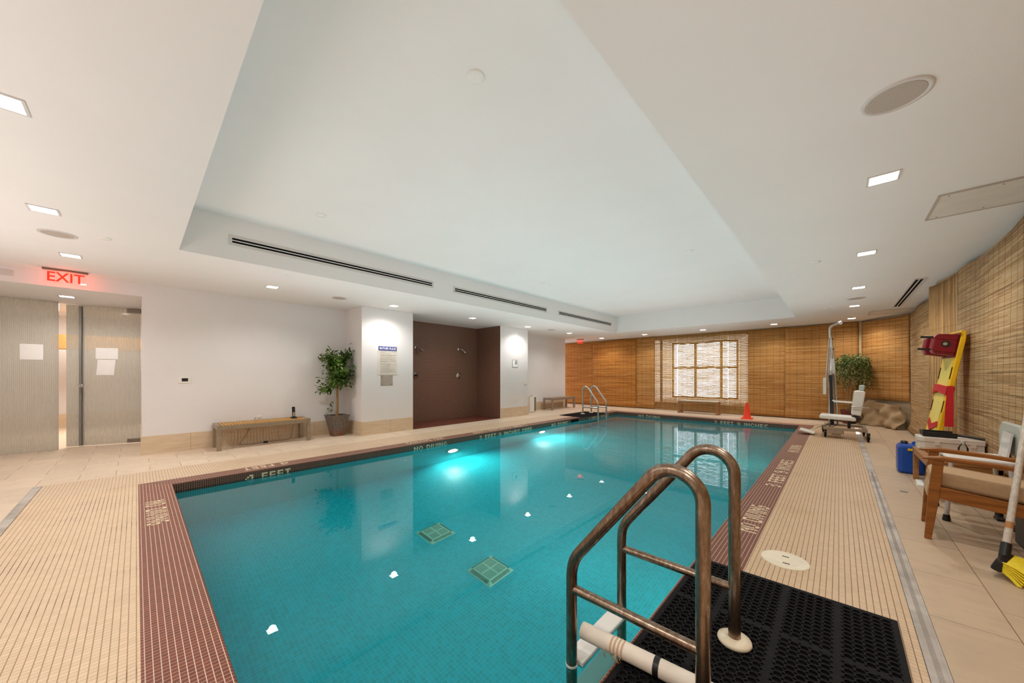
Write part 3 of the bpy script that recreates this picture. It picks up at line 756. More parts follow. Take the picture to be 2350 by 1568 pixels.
t = thing('slot_vent', 'two slot ceiling vent beside the right reed wall', 'vent', (.84, 9, C))
b = MB()
for a, c in ((.78, .80), (.83, .845), (.875, .905)): b.bb(a, c, 7.5, 10.3, C - .008, C - .001)
b.bb(.779, .906, 7.499, 7.54, C - .009, C - .0012); b.bb(.779, .906, 10.26, 10.301, C - .009, C - .0012); b.build('frame', M['greytrim'], t)
b = MB(); b.bb(.79, .89, 7.52, 10.28, C - .003, C - .0005); b.build('dark_slots', M['hole'], t)
def access(label, x0, x1, y0, y1):
    t = thing('access_panel', label, 'panel', ((x0 + x1) / 2, (y0 + y1) / 2, C))
    b = MB(); b.ring([(0, C - .0005), (0, C - .010), (.014, C - .010), (.018, C - .0005)], (x0, x1, y0, y1)); b.build('frame', M.setdefault('pf', plain('panel_frame', 'b8ada0', .5)), t)
    b = MB(); b.bb(x0 + .016, x1 - .016, y0 + .016, y1 - .016, C - .006, C - .0005); b.build('door', M.setdefault('pd', plain('panel_door', 'd8d2ca', .5, .0)), t)
    b = MB()
    for px in (x0 + .06, (x0 + x1) / 2, x1 - .06):
        for py in (y0 + .05, y1 - .05): b.lathe([(.005, C - .006), (.005, C - .009)], (px, py, 0), 8)
    b.build('screws', M['grey'], t)
access('large square access panel in the right ceiling at the photo edge', .55, 1.16, 4.14, 4.72)
access('small access panel in the ceiling corner above the drooping plant', .48, 1.1, 10.65, 11.3)

# exit signs
def textmesh(txt, size, extrude, bold=0):
    c = bpy.data.curves.new('txt', 'FONT'); c.body = txt; c.size = size; c.extrude = extrude; c.align_x = 'CENTER'; c.align_y = 'CENTER'; c.offset = bold
    o = bpy.data.objects.new('txt', c); COL.objects.link(o)
    me = bpy.data.meshes.new_from_object(o.evaluated_get(bpy.context.evaluated_depsgraph_get()))
    bpy.data.objects.remove(o); return me
def textobj(name, txt, size, loc, xdir, updir, mat, parent, wide=1, bold=0, ext=.002):
    me = textmesh(txt, size, ext, bold); xd, ud = Vector(xdir), Vector(updir); n = xd.cross(ud)
    Mx = Matrix((xd * wide, ud, n)).transposed().to_4x4(); Mx.translation = Vector(loc); me.transform(Mx)
    me.materials.clear(); me.materials.append(mat); me.name = name
    o = bpy.data.objects.new(name, me); COL.objects.link(o)
    if parent is not None:
        o.parent = parent
        if s_world(parent): o.location = -Vector(parent.location)
    return o
def exitsign(label, c, xdir, w, hgt, e):
    c = Vector(c); xd = Vector(xdir).normalized(); n = xd.cross(Vector((0, 0, 1)))
    t = thing('exit_sign', label, 'exit sign', (c.x, c.y, C), 'lit red exit signs')
    R = Matrix((xd, -n, Vector((0, 0, 1)))).transposed()
    b = MB(); b.box((c.x, c.y, C - .012), (w, .06, .022), R); b.build('housing', M.setdefault('exh', plain('bronze_housing', '8d6a5c', .4, .5)), t)
    b = MB(); b.box((c.x, c.y, C - .023 - hgt / 2), (w * .92, .008, hgt), R); b.build('acrylic_panel', M['acryl'], t)
    textobj('letters', 'EXIT', hgt * 1.02, (c + n * .006 + Vector((0, 0, C - .025 - hgt / 2))), xd, (0, 0, 1), M['exit'], t, wide=w / hgt * .40, bold=hgt * .012)
    L = bpy.data.lights.new('exit_glow', 'POINT'); L.energy = e; L.color = (1, .12, .06); L.shadow_soft_size = .06
    o = bpy.data.objects.new('exit_glow', L); COL.objects.link(o); o.location = c - n * .08 + Vector((0, 0, C - .11))
exitsign('lit red EXIT sign hanging before the glass doors', (-7.33, -.625, 0), (0, 1, 0), .37, .165, 1.6)
exitsign('small lit red EXIT sign hanging by the far reed wall', (-7.15, 11.45, 0), (.73, .68, 0), .26, .17, .25)

# ------------------------------------------------------------------ glass entrance
def slab(name, p0, p1, z0, z1, th, mat, parent, bevel=0):
    b = MB(); p0, p1 = Vector(p0), Vector(p1)
    b.bar((p0.x, p0.y, (z0 + z1) / 2), (p1.x, p1.y, (z0 + z1) / 2), th, z1 - z0); return b.build(name, mat, parent, bevel)
piv, fre = Vector((-9.06, .053, 0)), Vector((-9.36, -.79, 0))
d = (fre - piv).normalized(); nn = Vector((d.y, -d.x, 0));  nn = nn if nn.x > 0 else -nn
t = thing('door_1', 'ribbed frosted glass door standing ajar with a full height steel pull', 'door', piv); struct(t)
slab('glass_leaf', piv + d * .004, fre, .012, 2.372, .012, M['doorglass'], t)
b = MB(); p = piv + d * .725
b.bar((p.x + nn.x * .03, p.y + nn.y * .03, .02), (p.x + nn.x * .03, p.y + nn.y * .03, 2.35), .05, .028); b.bar((p.x - nn.x * .03 , p.y - nn.y * .03, .02), (p.x - nn.x * .03, p.y - nn.y * .03, 2.35), .05, .028)
pb_ = b.build('pull_bar', M['grey'], t)
q = piv + d * .69 + nn * .05
b = MB(); b.tube([(q.x, q.y, 1.02), (q.x + nn.x * .03, q.y + nn.y * .03, 1.02)], .012); b.lathe([(.01, -.02), (.026, -.01), (.03, .005), (.02, .022)], (q.x + nn.x * .045, q.y + nn.y * .045, 1.02), 16, 'x'); b.build('knob', M['steel'], pb_)
for z0, z1, nm in ((2.29, 2.36, 'top_pivot_fitting'), (.02, .08, 'bottom_pivot_fitting')):
    slab(nm, piv, piv + d * .17, z0, z1, .03, M.setdefault('patch', plain('satin_fitting', '8a8078', .35, .7)), t)
t = thing('door_2', 'fixed ribbed frosted glass panel left of the ajar door', 'door', (-9.15, -.85, 0)); struct(t)
slab('glass_leaf', (-9.15, -.85, 0), (-9.15, WN, 0), .0, 2.374, .012, M['doorglass'], t)
for (y0, y1, z0, z1, xx, lab) in ((-1.215, -1.0, 1.44, 1.68, -9.142, 'white notice on the fixed glass panel at far left'), ):
    b = MB(); b.bb(xx, xx + .003, y0, y1, z0, z1); tag(b.build('paper_notice', M['paper']), lab, 'notice', 'notices on the glass doors')
for (u0, u1, z0, z1, sk, lab) in ((.285, .555, 1.475, 1.665, 0, 'upper white notice on the ajar glass door'), (.315, .53, 1.2, 1.462, .02, 'lower white notice on the ajar glass door')):
    b = MB(); k = nn * .007
    P = lambda u, z: tuple(piv + d * u + k + Vector((0, 0, z)))
    b.prism([P(u0, z1), P(u1, z1), P(u1 + sk, z0), P(u0 + sk, z0)], nn * .002); tag(b.build('paper_notice', M['paper']), lab, 'notice', 'notices on the glass doors')
b = MB(); b.bb(-12.2, -11.8, -1.2, .4, 1.75, 2.05); tag(b.build('wall_cabinet', M['cabinet']), 'brown wooden box high in the room behind the ajar glass door', 'cabinet')
L = bpy.data.lights.new('foyer_lamp', 'AREA'); L.energy = 70; L.size = 1.2; L.color = (1, .9, .8)
o = bpy.data.objects.new('foyer_lamp', L); COL.objects.link(o); o.location = (-11.2, -.3, C - .03)

# ------------------------------------------------------------------ wall fittings
def plate(name, label, x, y0, y1, z0, z1, cat, mat=None, face=None, group=None):
    t = thing(name, label, cat, (x, (y0 + y1) / 2, (z0 + z1) / 2), group)
    b = MB(); b.bb(x, x + .008, y0, y1, z0, z1); b.build('cover_plate', mat or M['white_pl'], t, bevel=.003)
    if face:
        nm, (a, c, e, f), fm = face
        b = MB(); b.bb(x + .008, x + .013, y0 + a * (y1 - y0), y0 + c * (y1 - y0), z0 + e * (z1 - z0), z0 + f * (z1 - z0)); b.build(nm, fm, t)
    return t
plate('thermostat', 'small white thermostat with a dark screen on the left wall', WL, .45, .60, 1.07, 1.18, 'thermostat', None, ('screen', (.27, .75, .28, .72), M['black']))
plate('wall_outlet', 'white wall outlet above the slatted bench', WL, 1.475, 1.54, .425, .475, 'outlet', None, ('socket', (.2, .8, .25, .75), M['white_pl']))
plate('light_switch', 'white switch plate on the second white pillar edge', PX0 + .03, 7.85, 7.97, .92, 1.06, 'switch', None, ('rocker', (.3, .7, .2, .8), M['white_pl']))
plate('wall_outlet', 'white outlet plate low on the second white pillar', PX0 + .03, 7.38, 7.47, .41, .56, 'outlet', None, ('socket', (.25, .75, .2, .8), M['white_pl']))
plate('wall_outlet', 'blank grey cover plate high above the glass panel at left', WL, -1.28, -1.06, 2.45, 2.52, 'plate', M['greytrim'])
t = thing('bather_rules_sign', 'white rules board with a blue BATHER RULES heading on the first pillar', 'sign', (PX0, 3.56, 1.5))
b = MB(); b.bb(PX0, PX0 + .005, 3.345, 3.775, 1.205, 1.705); bd = b.build('board', M.setdefault('signw', plain('sign_white', 'e2d9cd', .4)), t)
b = MB(); b.bb(PX0, PX0 + .007, 3.365, 3.765, 1.705, 1.790); b.build('heading_panel', M.setdefault('signb', plain('sign_blue', '1c2f8f', .4)), t)
textobj('heading', 'BATHER RULES', .068, (PX0 + .0085, 3.565, 1.747), (0, 1, 0), (0, 0, 1), M['paper'], t, wide=.80, bold=.0012)
b = MB(); z = 1.68; k = 0
M['ink'] = plain('grey_print', 'a39b93', .6)
while z > 1.235:
    n_ = (2, 1, 3, 2, 2, 3, 1, 2, 2, 2, 2)[k % 11]; k += 1
    for j in range(n_):
        if z < 1.225: break
        b.bb(PX0 + .005, PX0 + .0062, 3.40, 3.40 + .34 * (1 if j < n_ - 1 else .35 + .5 * random.random()), z, z + .005); z -= .0125
    z -= .012
b.ring([(0, 0), (0, 0)], (0, 0, 0, 0))
b.build('printed_lines', M['ink'], bd)
t = thing('notice_plate', 'small grey metal notice plate below the rules board', 'plate', (PX0, 3.54, 1.09))
b = MB(); b.bb(PX0, PX0 + .004, 3.41, 3.675, .985, 1.195); b.build('plate', M.setdefault('np', plain('notice_grey', 'b9aea2', .4, .3)), t)
b = MB(); b.bb(PX0 + .004, PX0 + .0055, 3.45, 3.635, 1.01, 1.17); b.build('engraved_field', plain('notice_field', 'ada296', .5), t)
b = MB()
for y in (3.435, 3.65):
    for z in (1.005, 1.175): b.lathe([(.009, .0), (.009, .009)], (PX0, y, z), 10, 'x')
b.build('bolts', M['grey'], t)
t = thing('framed_notice', 'small framed notice on the second white pillar', 'notice', (PX0 + .03, 7.44, 1.53))
b = MB(); b.bb(PX0 + .03, PX0 + .036, 7.33, 7.56, 1.42, 1.64); b.build('frame', M['grey'], t)
b = MB(); b.bb(PX0 + .036, PX0 + .038, 7.34, 7.55, 1.43, 1.63); b.build('sheet', M['paper'], t)
b = MB()
for i in range(5): b.bb(PX0 + .038, PX0 + .039, 7.44, 7.53, 1.60 - i * .022, 1.612 - i * .022)
b.build('printed_lines', M['black'], t)

# ------------------------------------------------------------------ showers
for i, (y, zv, zh, w) in enumerate(((4.79, 1.19, 1.90, 'left'), (6.17, 1.18, 1.92, 'right'))):
    t = thing('shower_fixture', 'chrome shower head at the %s of the brown tiled recess' % w, 'shower head', (PX1, y, zh), 'shower heads in the recess')
    b = MB(); b.lathe([(.045, 0), (.04, .012), (.02, .02)], (PX1, y, zh), 24, 'x'); b.build('flange', M['chrome'], t)
    b = MB(); b.tube([(PX1, y, zh), (PX1 + .06, y + .03, zh), (PX1 + .085, y + .06, zh - .012), (PX1 + .105, y + .085, zh - .045)], .011, 10); b.build('arm', M['chrome'], t)
    b = MB(); b.tube([(PX1 + .10, y + .08, zh - .035), (PX1 + .115, y + .10, zh - .065), (PX1 + .13, y + .12, zh - .10), (PX1 + .133, y + .123, zh - .106)], .02, 16, radii=[.017, .026, .046, .046]); b.build('spray_head', M['chrome'], t)
    t = thing('shower_valve', 'round chrome shower valve at the %s of the brown tiled recess' % w, 'valve', (PX1, y, zv), 'shower valves in the recess')
    b = MB(); b.lathe([(.085, 0), (.082, .008), (.05, .016), (.045, .03)], (PX1, y, zv), 32, 'x'); b.build('face_plate', M['chrome'], t)
    b = MB(); b.lathe([(.03, .03), (.03, .06), (.02, .07)], (PX1, y, zv), 20, 'x'); b.bar((PX1 + .055, y, zv), (PX1 + .06, y + .05, zv - .03), .014, .014); b.build('lever', M['black' if i == 0 else 'chrome'], t)

# ------------------------------------------------------------------ benches
def bench(label, x0, x1, y0, y1, h, nsl, frame, slat, leg=.055):
    """slats run across x; frame along y"""
    t = thing('slatted_bench', label, 'bench', ((x0 + x1) / 2, (y0 + y1) / 2, 0), 'benches round the pool')
    b = MB(); e = .045
    for x in (x0 + leg / 2, x1 - leg / 2): b.bb(x - leg / 2, x + leg / 2, y0 + leg, y1 - leg, h - .075, h - .012)
    for y in (y0 + leg / 2, y1 - leg / 2): b.bb(x0 + leg, x1 - leg, y - leg / 2, y + leg / 2, h - .07, h - .002)
    b.build('frame', frame, t, bevel=.003)
    for x in (x0 + leg / 2, x1 - leg / 2):
        for y in (y0 + leg / 2, y1 - leg / 2):
            b = MB(); b.bb(x - leg / 2, x + leg / 2, y - leg / 2, y + leg / 2, 0, h - .0); b.build('leg', frame, t, bevel=.003)
    p = (y1 - y0 - 2 * leg) / nsl
    for k in range(nsl):
        y = y0 + leg + (k + .5) * p
        b = MB(); b.bb(x0 + .004, x1 - .004, y - p * .32, y + p * .32, h - .022, h); b.build('slat', slat, t)
    return t
M['benchsteel'] = plain('matte_bench_steel', 'a3937f', .4, .55, .1, 12)
bench('long slatted teak bench with steel frame against the left wall', -7.60, -7.115, .86, 2.19, .405, 30, M['benchsteel'], M['teak'])
M['benchpale'] = plain('pale_bench_frame', '9c9286', .4, .5, .06)
M['palewood'] = wood('pale_bench_wood', '9a8468', 'b9a184')
bench('pale slatted bench at the far left corner before the reed wall', -7.50, -7.10, 9.62, 11.02, .412, 24, M['benchpale'], M['palewood'])
# wooden bench by the window: slats run across y
t = thing('wooden_bench', 'wooden bench with pale slats standing below the window', 'bench', (-3.2, 11.92, 0), 'benches round the pool')
bx0, bx1, by0, by1, bh = -3.75, -2.62, 11.74, 12.10, .40
for x in (bx0 + .03, bx1 - .03):
    for y in (by0 + .03, by1 - .03):
        b = MB(); b.bb(x - .028, x + .028, y - .028, y + .028, 0, bh - .02); b.build('leg', M['bench3wood'], t, bevel=.003)
    b = MB(); b.bb(x - .025, x + .025, by0, by1, .03, .075); b.build('foot_rail', M['bench3wood'], t)
b = MB(); b.bb(bx0, bx1, by0 + .005, by0 + .05, bh - .075, bh - .02); b.bb(bx0, bx1, by1 - .05, by1 - .005, bh - .075, bh - .02); b.bb(bx0, bx1, (by0 + by1) / 2 - .02, (by0 + by1) / 2 + .02, .075, .115)
b.build('frame', M['bench3wood'], t, bevel=.003)
for k in range(26):
    x = bx0 + .02 + (k + .5) * (bx1 - bx0 - .04) / 26
    b = MB(); b.bb(x - .015, x + .015, by0, by1, bh - .02, bh); b.build('slat', M.setdefault('slatw', plain('pale_slat', 'd8cdbb', .5)), t)

# phone on the left bench
py = 2.06
t = thing('cordless_phone', 'black and silver cordless phone standing on the slatted bench', 'phone', (-7.36, 1.98, .405))
b = MB(); b.bb(-7.41, -7.31, 1.935, 2.025, .405, .43); b.build('charging_base', M['black'], t, bevel=.008)
b = MB(); b.box((-7.365, 1.98, .52), (.028, .05, .19), (0, -.12, 0)); hs = b.build('handset', M['black'], t, bevel=.008)
b = MB(); b.box((-7.347, 1.98, .478), (.006, .04, .075), (0, -.12, 0)); b.build('keypad', M['steel'], hs)
b = MB(); b.tube([(-7.40, 2.0, .40), (-7.47, 2.02, .36), (-7.5, 2.0, .2), (-7.5, 1.98, .03), (-7.45, 1.9, .006), (-7.5, 1.6, .006), (-7.42, 1.4, .006), (-7.52, 1.2, .006), (-7.57, 1.3, .15), (-7.6, 1.45, .45)], .003, 6); b.build('power_cord', M['black'], t)
b = MB(); b.bb(-7.44, -7.40, 1.53, 1.59, .0, .03); b.build('power_adapter', M['black'], t)

# ------------------------------------------------------------------ plants
def leaf_at(b, p, d, up, L, W, bend=.3):
    d = d.normalized(); s = d.cross(up)
    s = s.normalized() if s.length > 1e-4 else Vector((1, 0, 0)); n = s.cross(d)
    m = p + d * L * .5 + n * L * .06; tip = p + d * L - n * L * bend * .3
    b.add([p, p + d * L * .35 + s * W / 2, m + d * L * .12 + s * W * .42, tip, m + d * L * .12 - s * W * .42, p + d * L * .35 - s * W / 2], [(0, 1, 2, 3), (0, 3, 4, 5)], True)
rnd = random.Random(5)
px, pyy = -7.29, 2.72
t = thing('potted_ficus', 'tall ficus tree in a square weathered pot beside the white pillar', 'plant', (px, pyy, 0))
b = MB(); R = Matrix.Rotation(.1, 3, 'Z'); rings = [(.105, 0), (.112, .03), (.115, .05), (.15, .22), (.172, .33), (.19, .40), (.196, .41)]
vs, fs = [], []
for w_, z in rings:
    for sx, sy in ((-1, -1), (1, -1), (1, 1), (-1, 1)): v = R @ Vector((sx * w_ * .9, sy * w_ * .9, 0)); vs.append((px + v.x, pyy + v.y, z))
for i in range(len(rings) - 1):
    for j in range(4): k = (j + 1) % 4; fs.append((i * 4 + j, i * 4 + k, i * 4 + 4 + k, i * 4 + 4 + j))
fs.append((3, 2, 1, 0)); n0 = len(vs)
for w_, z in ((.175, .41), (.165, .375)):
    for sx, sy in ((-1, -1), (1, -1), (1, 1), (-1, 1)): v = R @ Vector((sx * w_ * .9, sy * w_ * .9, 0)); vs.append((px + v.x, pyy + v.y, z))
for j in range(4):
    k = (j + 1) % 4; fs.append((n0 - 4 + j, n0 - 4 + k, n0 + k, n0 + j)); fs.append((n0 + j, n0 + k, n0 + 4 + k, n0 + 4 + j))
b.add(vs, fs); b.build('pot', M['pot'], t)
b = MB(); vs_ = [vs[-4], vs[-3], vs[-2], vs[-1]]; b.quad(*vs_); b.build('soil', plain('soil', '3a2c1e', .95, 0, .2, 60), t)
b = MB(); b.tube([(px, pyy, .37), (px - .01, pyy + .01, .6), (px + .01, pyy, .85), (px, pyy + .01, 1.1), (px + .01, pyy, 1.45)], .02, 10, radii=[.024, .02, .02, .018, .008])
tips = []
for k in range(26):
    a = rnd.uniform(0, 2 * PI); z0 = rnd.uniform(.92, 1.42); rr = rnd.uniform(.12, .27)
    q = Vector((px + math.cos(a) * rr * 1.0, pyy + math.sin(a) * rr, z0 + rnd.uniform(-.02, .28)))
    if q.x < WL + .06: q.x = WL + .06
    if q.y > 2.97: q.y = 2.97
    b.tube([(px, pyy, z0), ((px + q.x) / 2, (pyy + q.y) / 2, (z0 + q.z) / 2 + .05), q], .004, 5); tips.append((Vector((px, pyy, z0)), q))
b.tube([(px, pyy, .42), (px - .05, pyy - .07, .52), (px - .07, pyy - .1, .66)], .003, 5); b.build('trunk', M['trunk'], t)
b = MB()
for (p0, q) in tips:
    for k in range(46):
        f = rnd.uniform(.3, 1.12); p = p0.lerp(q, f) + Vector((rnd.gauss(0, .055), rnd.gauss(0, .055), rnd.gauss(0, .055)))
        if p.x < WL + .02: p.x = WL + .03
        if p.y > 2.99: p.y = 2.98
        dd = (q - p0).normalized() * .5 + Vector((rnd.uniform(-.8, .8), rnd.uniform(-.8, .8), rnd.uniform(-1.1, .35)))
        leaf_at(b, p, dd, Vector((rnd.uniform(-.3, .3), rnd.uniform(-.3, .3), 1)), rnd.uniform(.07, .115), rnd.uniform(.032, .05))
for k in range(16):
    zz = rnd.choice([rnd.uniform(.40, .68), rnd.uniform(.8, 1.0)]); p = Vector((px - .05 + rnd.uniform(-.08, .03), pyy - .09 + rnd.uniform(-.08, .05), zz))
    leaf_at(b, p, Vector((rnd.uniform(-.6, .6), rnd.uniform(-1, .2), rnd.uniform(-.6, .4))), Vector((0, 0, 1)), .085, .035)
b.v = [(max(v[0], WL + .02), min(v[1], 3.0), v[2]) for v in b.v]; b.build('foliage', M['leaf'], t, recalc=False)
# drooping corner plant
qx, qy = .24, 12.02
t = thing('drooping_plant', 'tall drooping leafy plant in the far right corner behind the lift', 'plant', (qx, qy, 0))
b = MB(); b.lathe([(.11, 0), (.15, .3), (.165, .34), (.15, .34), (.14, .3)], (qx - .06, qy, 0), 24); b.build('pot', M['maroon'], t)
b = MB()
for a in range(3):
    o_ = .03 * a - .03
    b.tube([(qx - .06 + o_, qy + .01 * a, .3), (qx - .02 + o_ * 2, qy - .02 * a, .8), (qx + o_, qy, 1.3), (qx + o_ * 2, qy, 1.6)], .012, 8)
b.build('stem', M['trunk'], t)
b = MB()
for k in range(230):
    a = rnd.uniform(0, 2 * PI); rr = math.sqrt(rnd.random()) * .29; z0 = 1.62 - (rr / .31) ** 2 * .14 + rnd.uniform(-.10, .12)
    p = Vector((qx + math.cos(a) * rr, qy + math.sin(a) * rr, z0)); Ls = rnd.choice([.10, .16, .24, .36]) * rnd.uniform(.7, 1.2)
    n_ = max(4, int(Ls / .028)); dv = Vector((math.cos(a) * .03, math.sin(a) * .03, .02))
    for i in range(n_):
        dv = dv * .6 + Vector((rnd.gauss(0, .004), rnd.gauss(0, .004), -Ls / n_ * .8)); p = p + dv
        p = Vector((min(p.x, .66), min(p.y, 12.34 if p.x < .35 else 12.58 - p.x * .9), p.z))
        for q_ in range(2):
            leaf_at(b, p, Vector((rnd.uniform(-.7, .7), rnd.uniform(-.7, .7), -rnd.uniform(.35, 1.3) + (.9 if i < 2 else 0))), Vector((rnd.uniform(-1, 1), rnd.uniform(-1, 1), .3)), rnd.uniform(.05, .085), rnd.uniform(.011, .02))
b.build('foliage', M['leaf2'], t, recalc=False)

# ------------------------------------------------------------------ reed blinds
def blind(label, p0, p1, z0, z1, mat, wav=.012, seed=0, th=.006, curl=True, nu=24, nv=16, edge=.0):
    p0, p1 = Vector((*p0, 0)), Vector((*p1, 0)); W = (p1 - p0).length; d = (p1 - p0) / W; n = Vector((d.y, -d.x, 0))
    rr = random.Random(seed); ph = [rr.uniform(0, 6) for _ in range(6)]
    me = bpy.data.meshes.new('reed_blind'); vs, fs, uv = [], [], []
    for j in range(nv + 1):
        for i in range(nu + 1):
            u, v = i / nu, j / nv
            off = wav * (math.sin(u * W * 2.4 + ph[0]) + .6 * math.sin(u * W * 5.1 + ph[1] + v * 2) + .5 * math.sin(v * 4 + ph[2])) * .5 + wav
            if curl and v < .05: off += .05 * (1 - v / .05)
            zt = z1 - edge * (1 + math.sin(u * W * 3.1 + ph[3])) * .5
            p = p0 + d * (u * W) + n * off; vs.append((p.x, p.y, z0 + (zt - z0) * v)); uv.append((u * W + seed * 1.37, z0 + (zt - z0) * v + seed * .71))
    for j in range(nv):
        for i in range(nu):
            a = j * (nu + 1) + i; fs.append((a, a + 1, a + nu + 2, a + nu + 1))
    me.from_pydata(vs, [], fs); me.materials.append(mat); L_ = me.uv_layers.new(name='UVMap')
    for lp in me.loops: L_.data[lp.index].uv = uv[lp.vertex_index]
    me.polygons.foreach_set('use_smooth', [True] * len(me.polygons))
    o = bpy.data.objects.new('reed_blind', me); COL.objects.link(o)
    if th:
        md = o.modifiers.new('thickness', 'SOLIDIFY'); md.thickness = th; md.offset = -1
    return tag(o, label, 'reed blind', 'woven reed blinds on the walls')
FY = WF - .035
blind('orange reed blind farthest left beside the white wall end', (-9.0, FY), (-7.16, FY), .03, C - .03, M['reed_o'], .012, 1, edge=.02)
blind('orange reed blind between the two left seams behind the far ladder', (-7.18, FY - .012), (-5.40, FY - .012), .02, C - .02, M['reed_o'], .012, 2, edge=.03)
blind('tan reed blind left of the bright window blind', (-5.42, FY), (-4.74, FY), .03, C - .015, M['reed_t'], .008, 3, nu=12, edge=.02)
for k, (a, c, w_) in enumerate(((-4.80, -3.985, 'open weave reed blind over the left side of the window'), (-3.97, -2.500, 'widest open weave reed blind over the middle of the window'), (-2.485, -1.93, 'open weave reed blind over the right side of the window'))):
    blind(w_, (a, FY), (c, FY), .03, C - .015, M['reed_w'], .004, 11 + k, th=0, nu=24, edge=.02)
blind('tan reed blind between the window blind and the broad blind behind the lift', (-1.98, FY - .004), (-1.07, FY - .004), .03, C - .015, M['reed_t'], .008, 12, nu=14, edge=.02)
blind('tan reed blind behind the lift, left of the pale corner strip', (-1.10, FY - .015), (.36, FY - .015), .03, C - .015, M['reed_t'], .014, 4, edge=.02)
blind('tan reed blind on the angled corner wall behind the drooping plant', (.43, FY - .02), (1.13, 11.42), .62, C - .02, M['reed_t'], .012, 5, curl=False, edge=.03)
blind('weathered reed blind on the right wall past the upright reeds', (1.135, 11.42), (1.135, 8.02), .04, C - .03, M['reed_g'], .015, 6, edge=.04)
blind('upright reed blind covering the right wall pier', (.995, 8.03), (1.14, 7.0), .02, C - .02, M['reed_v'], .010, 7, edge=.05)
blind('weathered reed blind on the right wall behind the white case', (1.12, 7.02), (1.12, 4.85), .04, C - .05, M['reed_g'], .02, 8, edge=.06)
blind('weathered reed blind nearest the camera on the right wall', (1.13, 4.9), (1.13, 2.2), .04, C - .04, M['reed_g'], .02, 9, edge=.05)
b = MB(); b.bb(.372, .42, FY - .004, FY + .01, .02, C - .01); tag(b.build('pale_strip', plain('pale_tape', 'c4a578', .7)), 'narrow pale vertical strip between two reed blinds in the far corner', 'strip')
b = MB()
for x, z, in ((-4.05, 2.18), (-3.68, 2.34), (-3.2, 2.36)):
    b.bb(x - .014, x + .014, FY - .02, FY - .008, z, C - .03)
b.build('bamboo_ties', M['reed_t']); bpy.data.objects.remove(b and bpy.data.objects['bamboo_ties'])
# crumpled brown paper at the corner foot
b = MB(); n1, n2 = 22, 10; vs, fs = [], []
for j in range(n2 + 1):
    for i in range(n1 + 1):
        u, v = i / n1, j / n2; x = .54 + u * .55; y = 12.23 - u * .79
        k = .05 * math.sin(u * 9 + v * 4) + .03 * math.sin(u * 21 - v * 7) + .02 * math.cos(v * 15 + u * 5)
        vs.append((x - .07 - .05 * k / .05 - .07 * (1 - v) ** 2 , y - .07 - .04 * k / .05 - .07 * (1 - v) ** 2, .012 + v * (.60 - .12 * u)))
for j in range(n2):
    for i in range(n1): a = j * (n1 + 1) + i; fs.append((a, a + 1, a + n1 + 2, a + n1 + 1))
b.add(vs, fs, True)
o = b.build('brown_paper', plain('crumpled_kraft_paper', 'a58a66', .8, 0, .18, 5)); tag(o, 'crumpled sheet of brown paper hanging in the far right corner', 'paper')
md = o.modifiers.new('t', 'SOLIDIFY'); md.thickness = .003

# ------------------------------------------------------------------ cone
t = thing('traffic_cone', 'orange traffic cone on the far deck before the reed wall', 'cone', (-1.84, 11.42, 0))
b = MB(); b.bb(-1.97, -1.71, 11.29, 11.55, 0, .025); b.build('base', M['orange'], t, bevel=.01)
b = MB(); b.lathe([(.105, .02), (.09, .045), (.035, .43), (.03, .445), (.015, .445)], (-1.84, 11.42, 0), 28); b.build('cone_body', M['orange'], t)

# tower heater beside the second pillar
t = thing('tower_heater', 'slim white tower heater on the floor past the second pillar', 'heater', (-7.25, 8.72, 0))
b = MB(); b.bb(-7.36, -7.19, 8.56, 8.86, .02, .51); b.build('body', M['white_pl'], t, bevel=.012)
b = MB(); b.bb(-7.34, -7.21, 8.54, 8.88, 0, .03); b.build('foot', M['white_pl'], t, bevel=.005)
b = MB()
for k in range(7): b.bb(-7.19, -7.186, 8.76 + k * .013, 8.767 + k * .013, .05, .49)
b.build('grille', M['grey'], t)
b = MB(); b.bb(-7.31, -7.24, 8.66, 8.76, .51, .525); b.build('handle', M['grey'], t)

# ------------------------------------------------------------------ pool lift
t = thing('pool_lift', 'white seated pool lift on a wheeled base at the far right of the pool', 'lift', (.08, 9.4, 0))
T = Vector
b = MB(); yn, yf = 9.06, 9.80; z = .178
b.bar((-.22, yn, z), (.38, yn, z), .045, .05); b.bar((-.22, yf, z), (.38, yf, z), .045, .05); b.bar((-.2, yn, z), (-.2, yf, z), .045, .05); b.bar((.36, yn - .05, z), (.36, yf, z), .045, .05); b.build('base_frame', M['benchsteel'], t, bevel=.004)
b = MB(); b.bb(-.17, .07, yn - .02, yn + .28, .085, .15); b.bb(-.1, .03, yn, yn + .22, .05, .085); b.build('battery_box', M['benchsteel'], t, bevel=.005)
for (x, y) in ((-.19, 9.08), (.385, 8.9), (.36, 9.76), (-.24, 9.9)):
    b = MB(); b.bb(x - .024, x + .024, y - .022, y + .022, .112, .16); b.bb(x - .024, x - .018, y - .02, y + .02, .05, .12); b.bb(x + .018, x + .024, y - .02, y + .02, .05, .12); fk = b.build('caster_fork', M['black'], t)
    b = MB(); b.lathe([(.03, -.016), (.05, -.014), (.055, 0), (.05, .014), (.03, .016)], (x, y, .056), 20, 'x'); b.build('caster_wheel', M['rubber'], fk)
ym = 9.6
b = MB(); b.bar((-.135, ym, .16), (-.122, ym, 1.98), .04, .04, (0, 1, 0)); b.tube([(-.122, ym, 1.95), (-.13, ym, 2.1), (-.128, ym, 2.15), (-.108, ym, 2.185), (-.05, ym, 2.215), (.02, ym, 2.246)], .026, 12); b.build('mast', M['steel'], t)
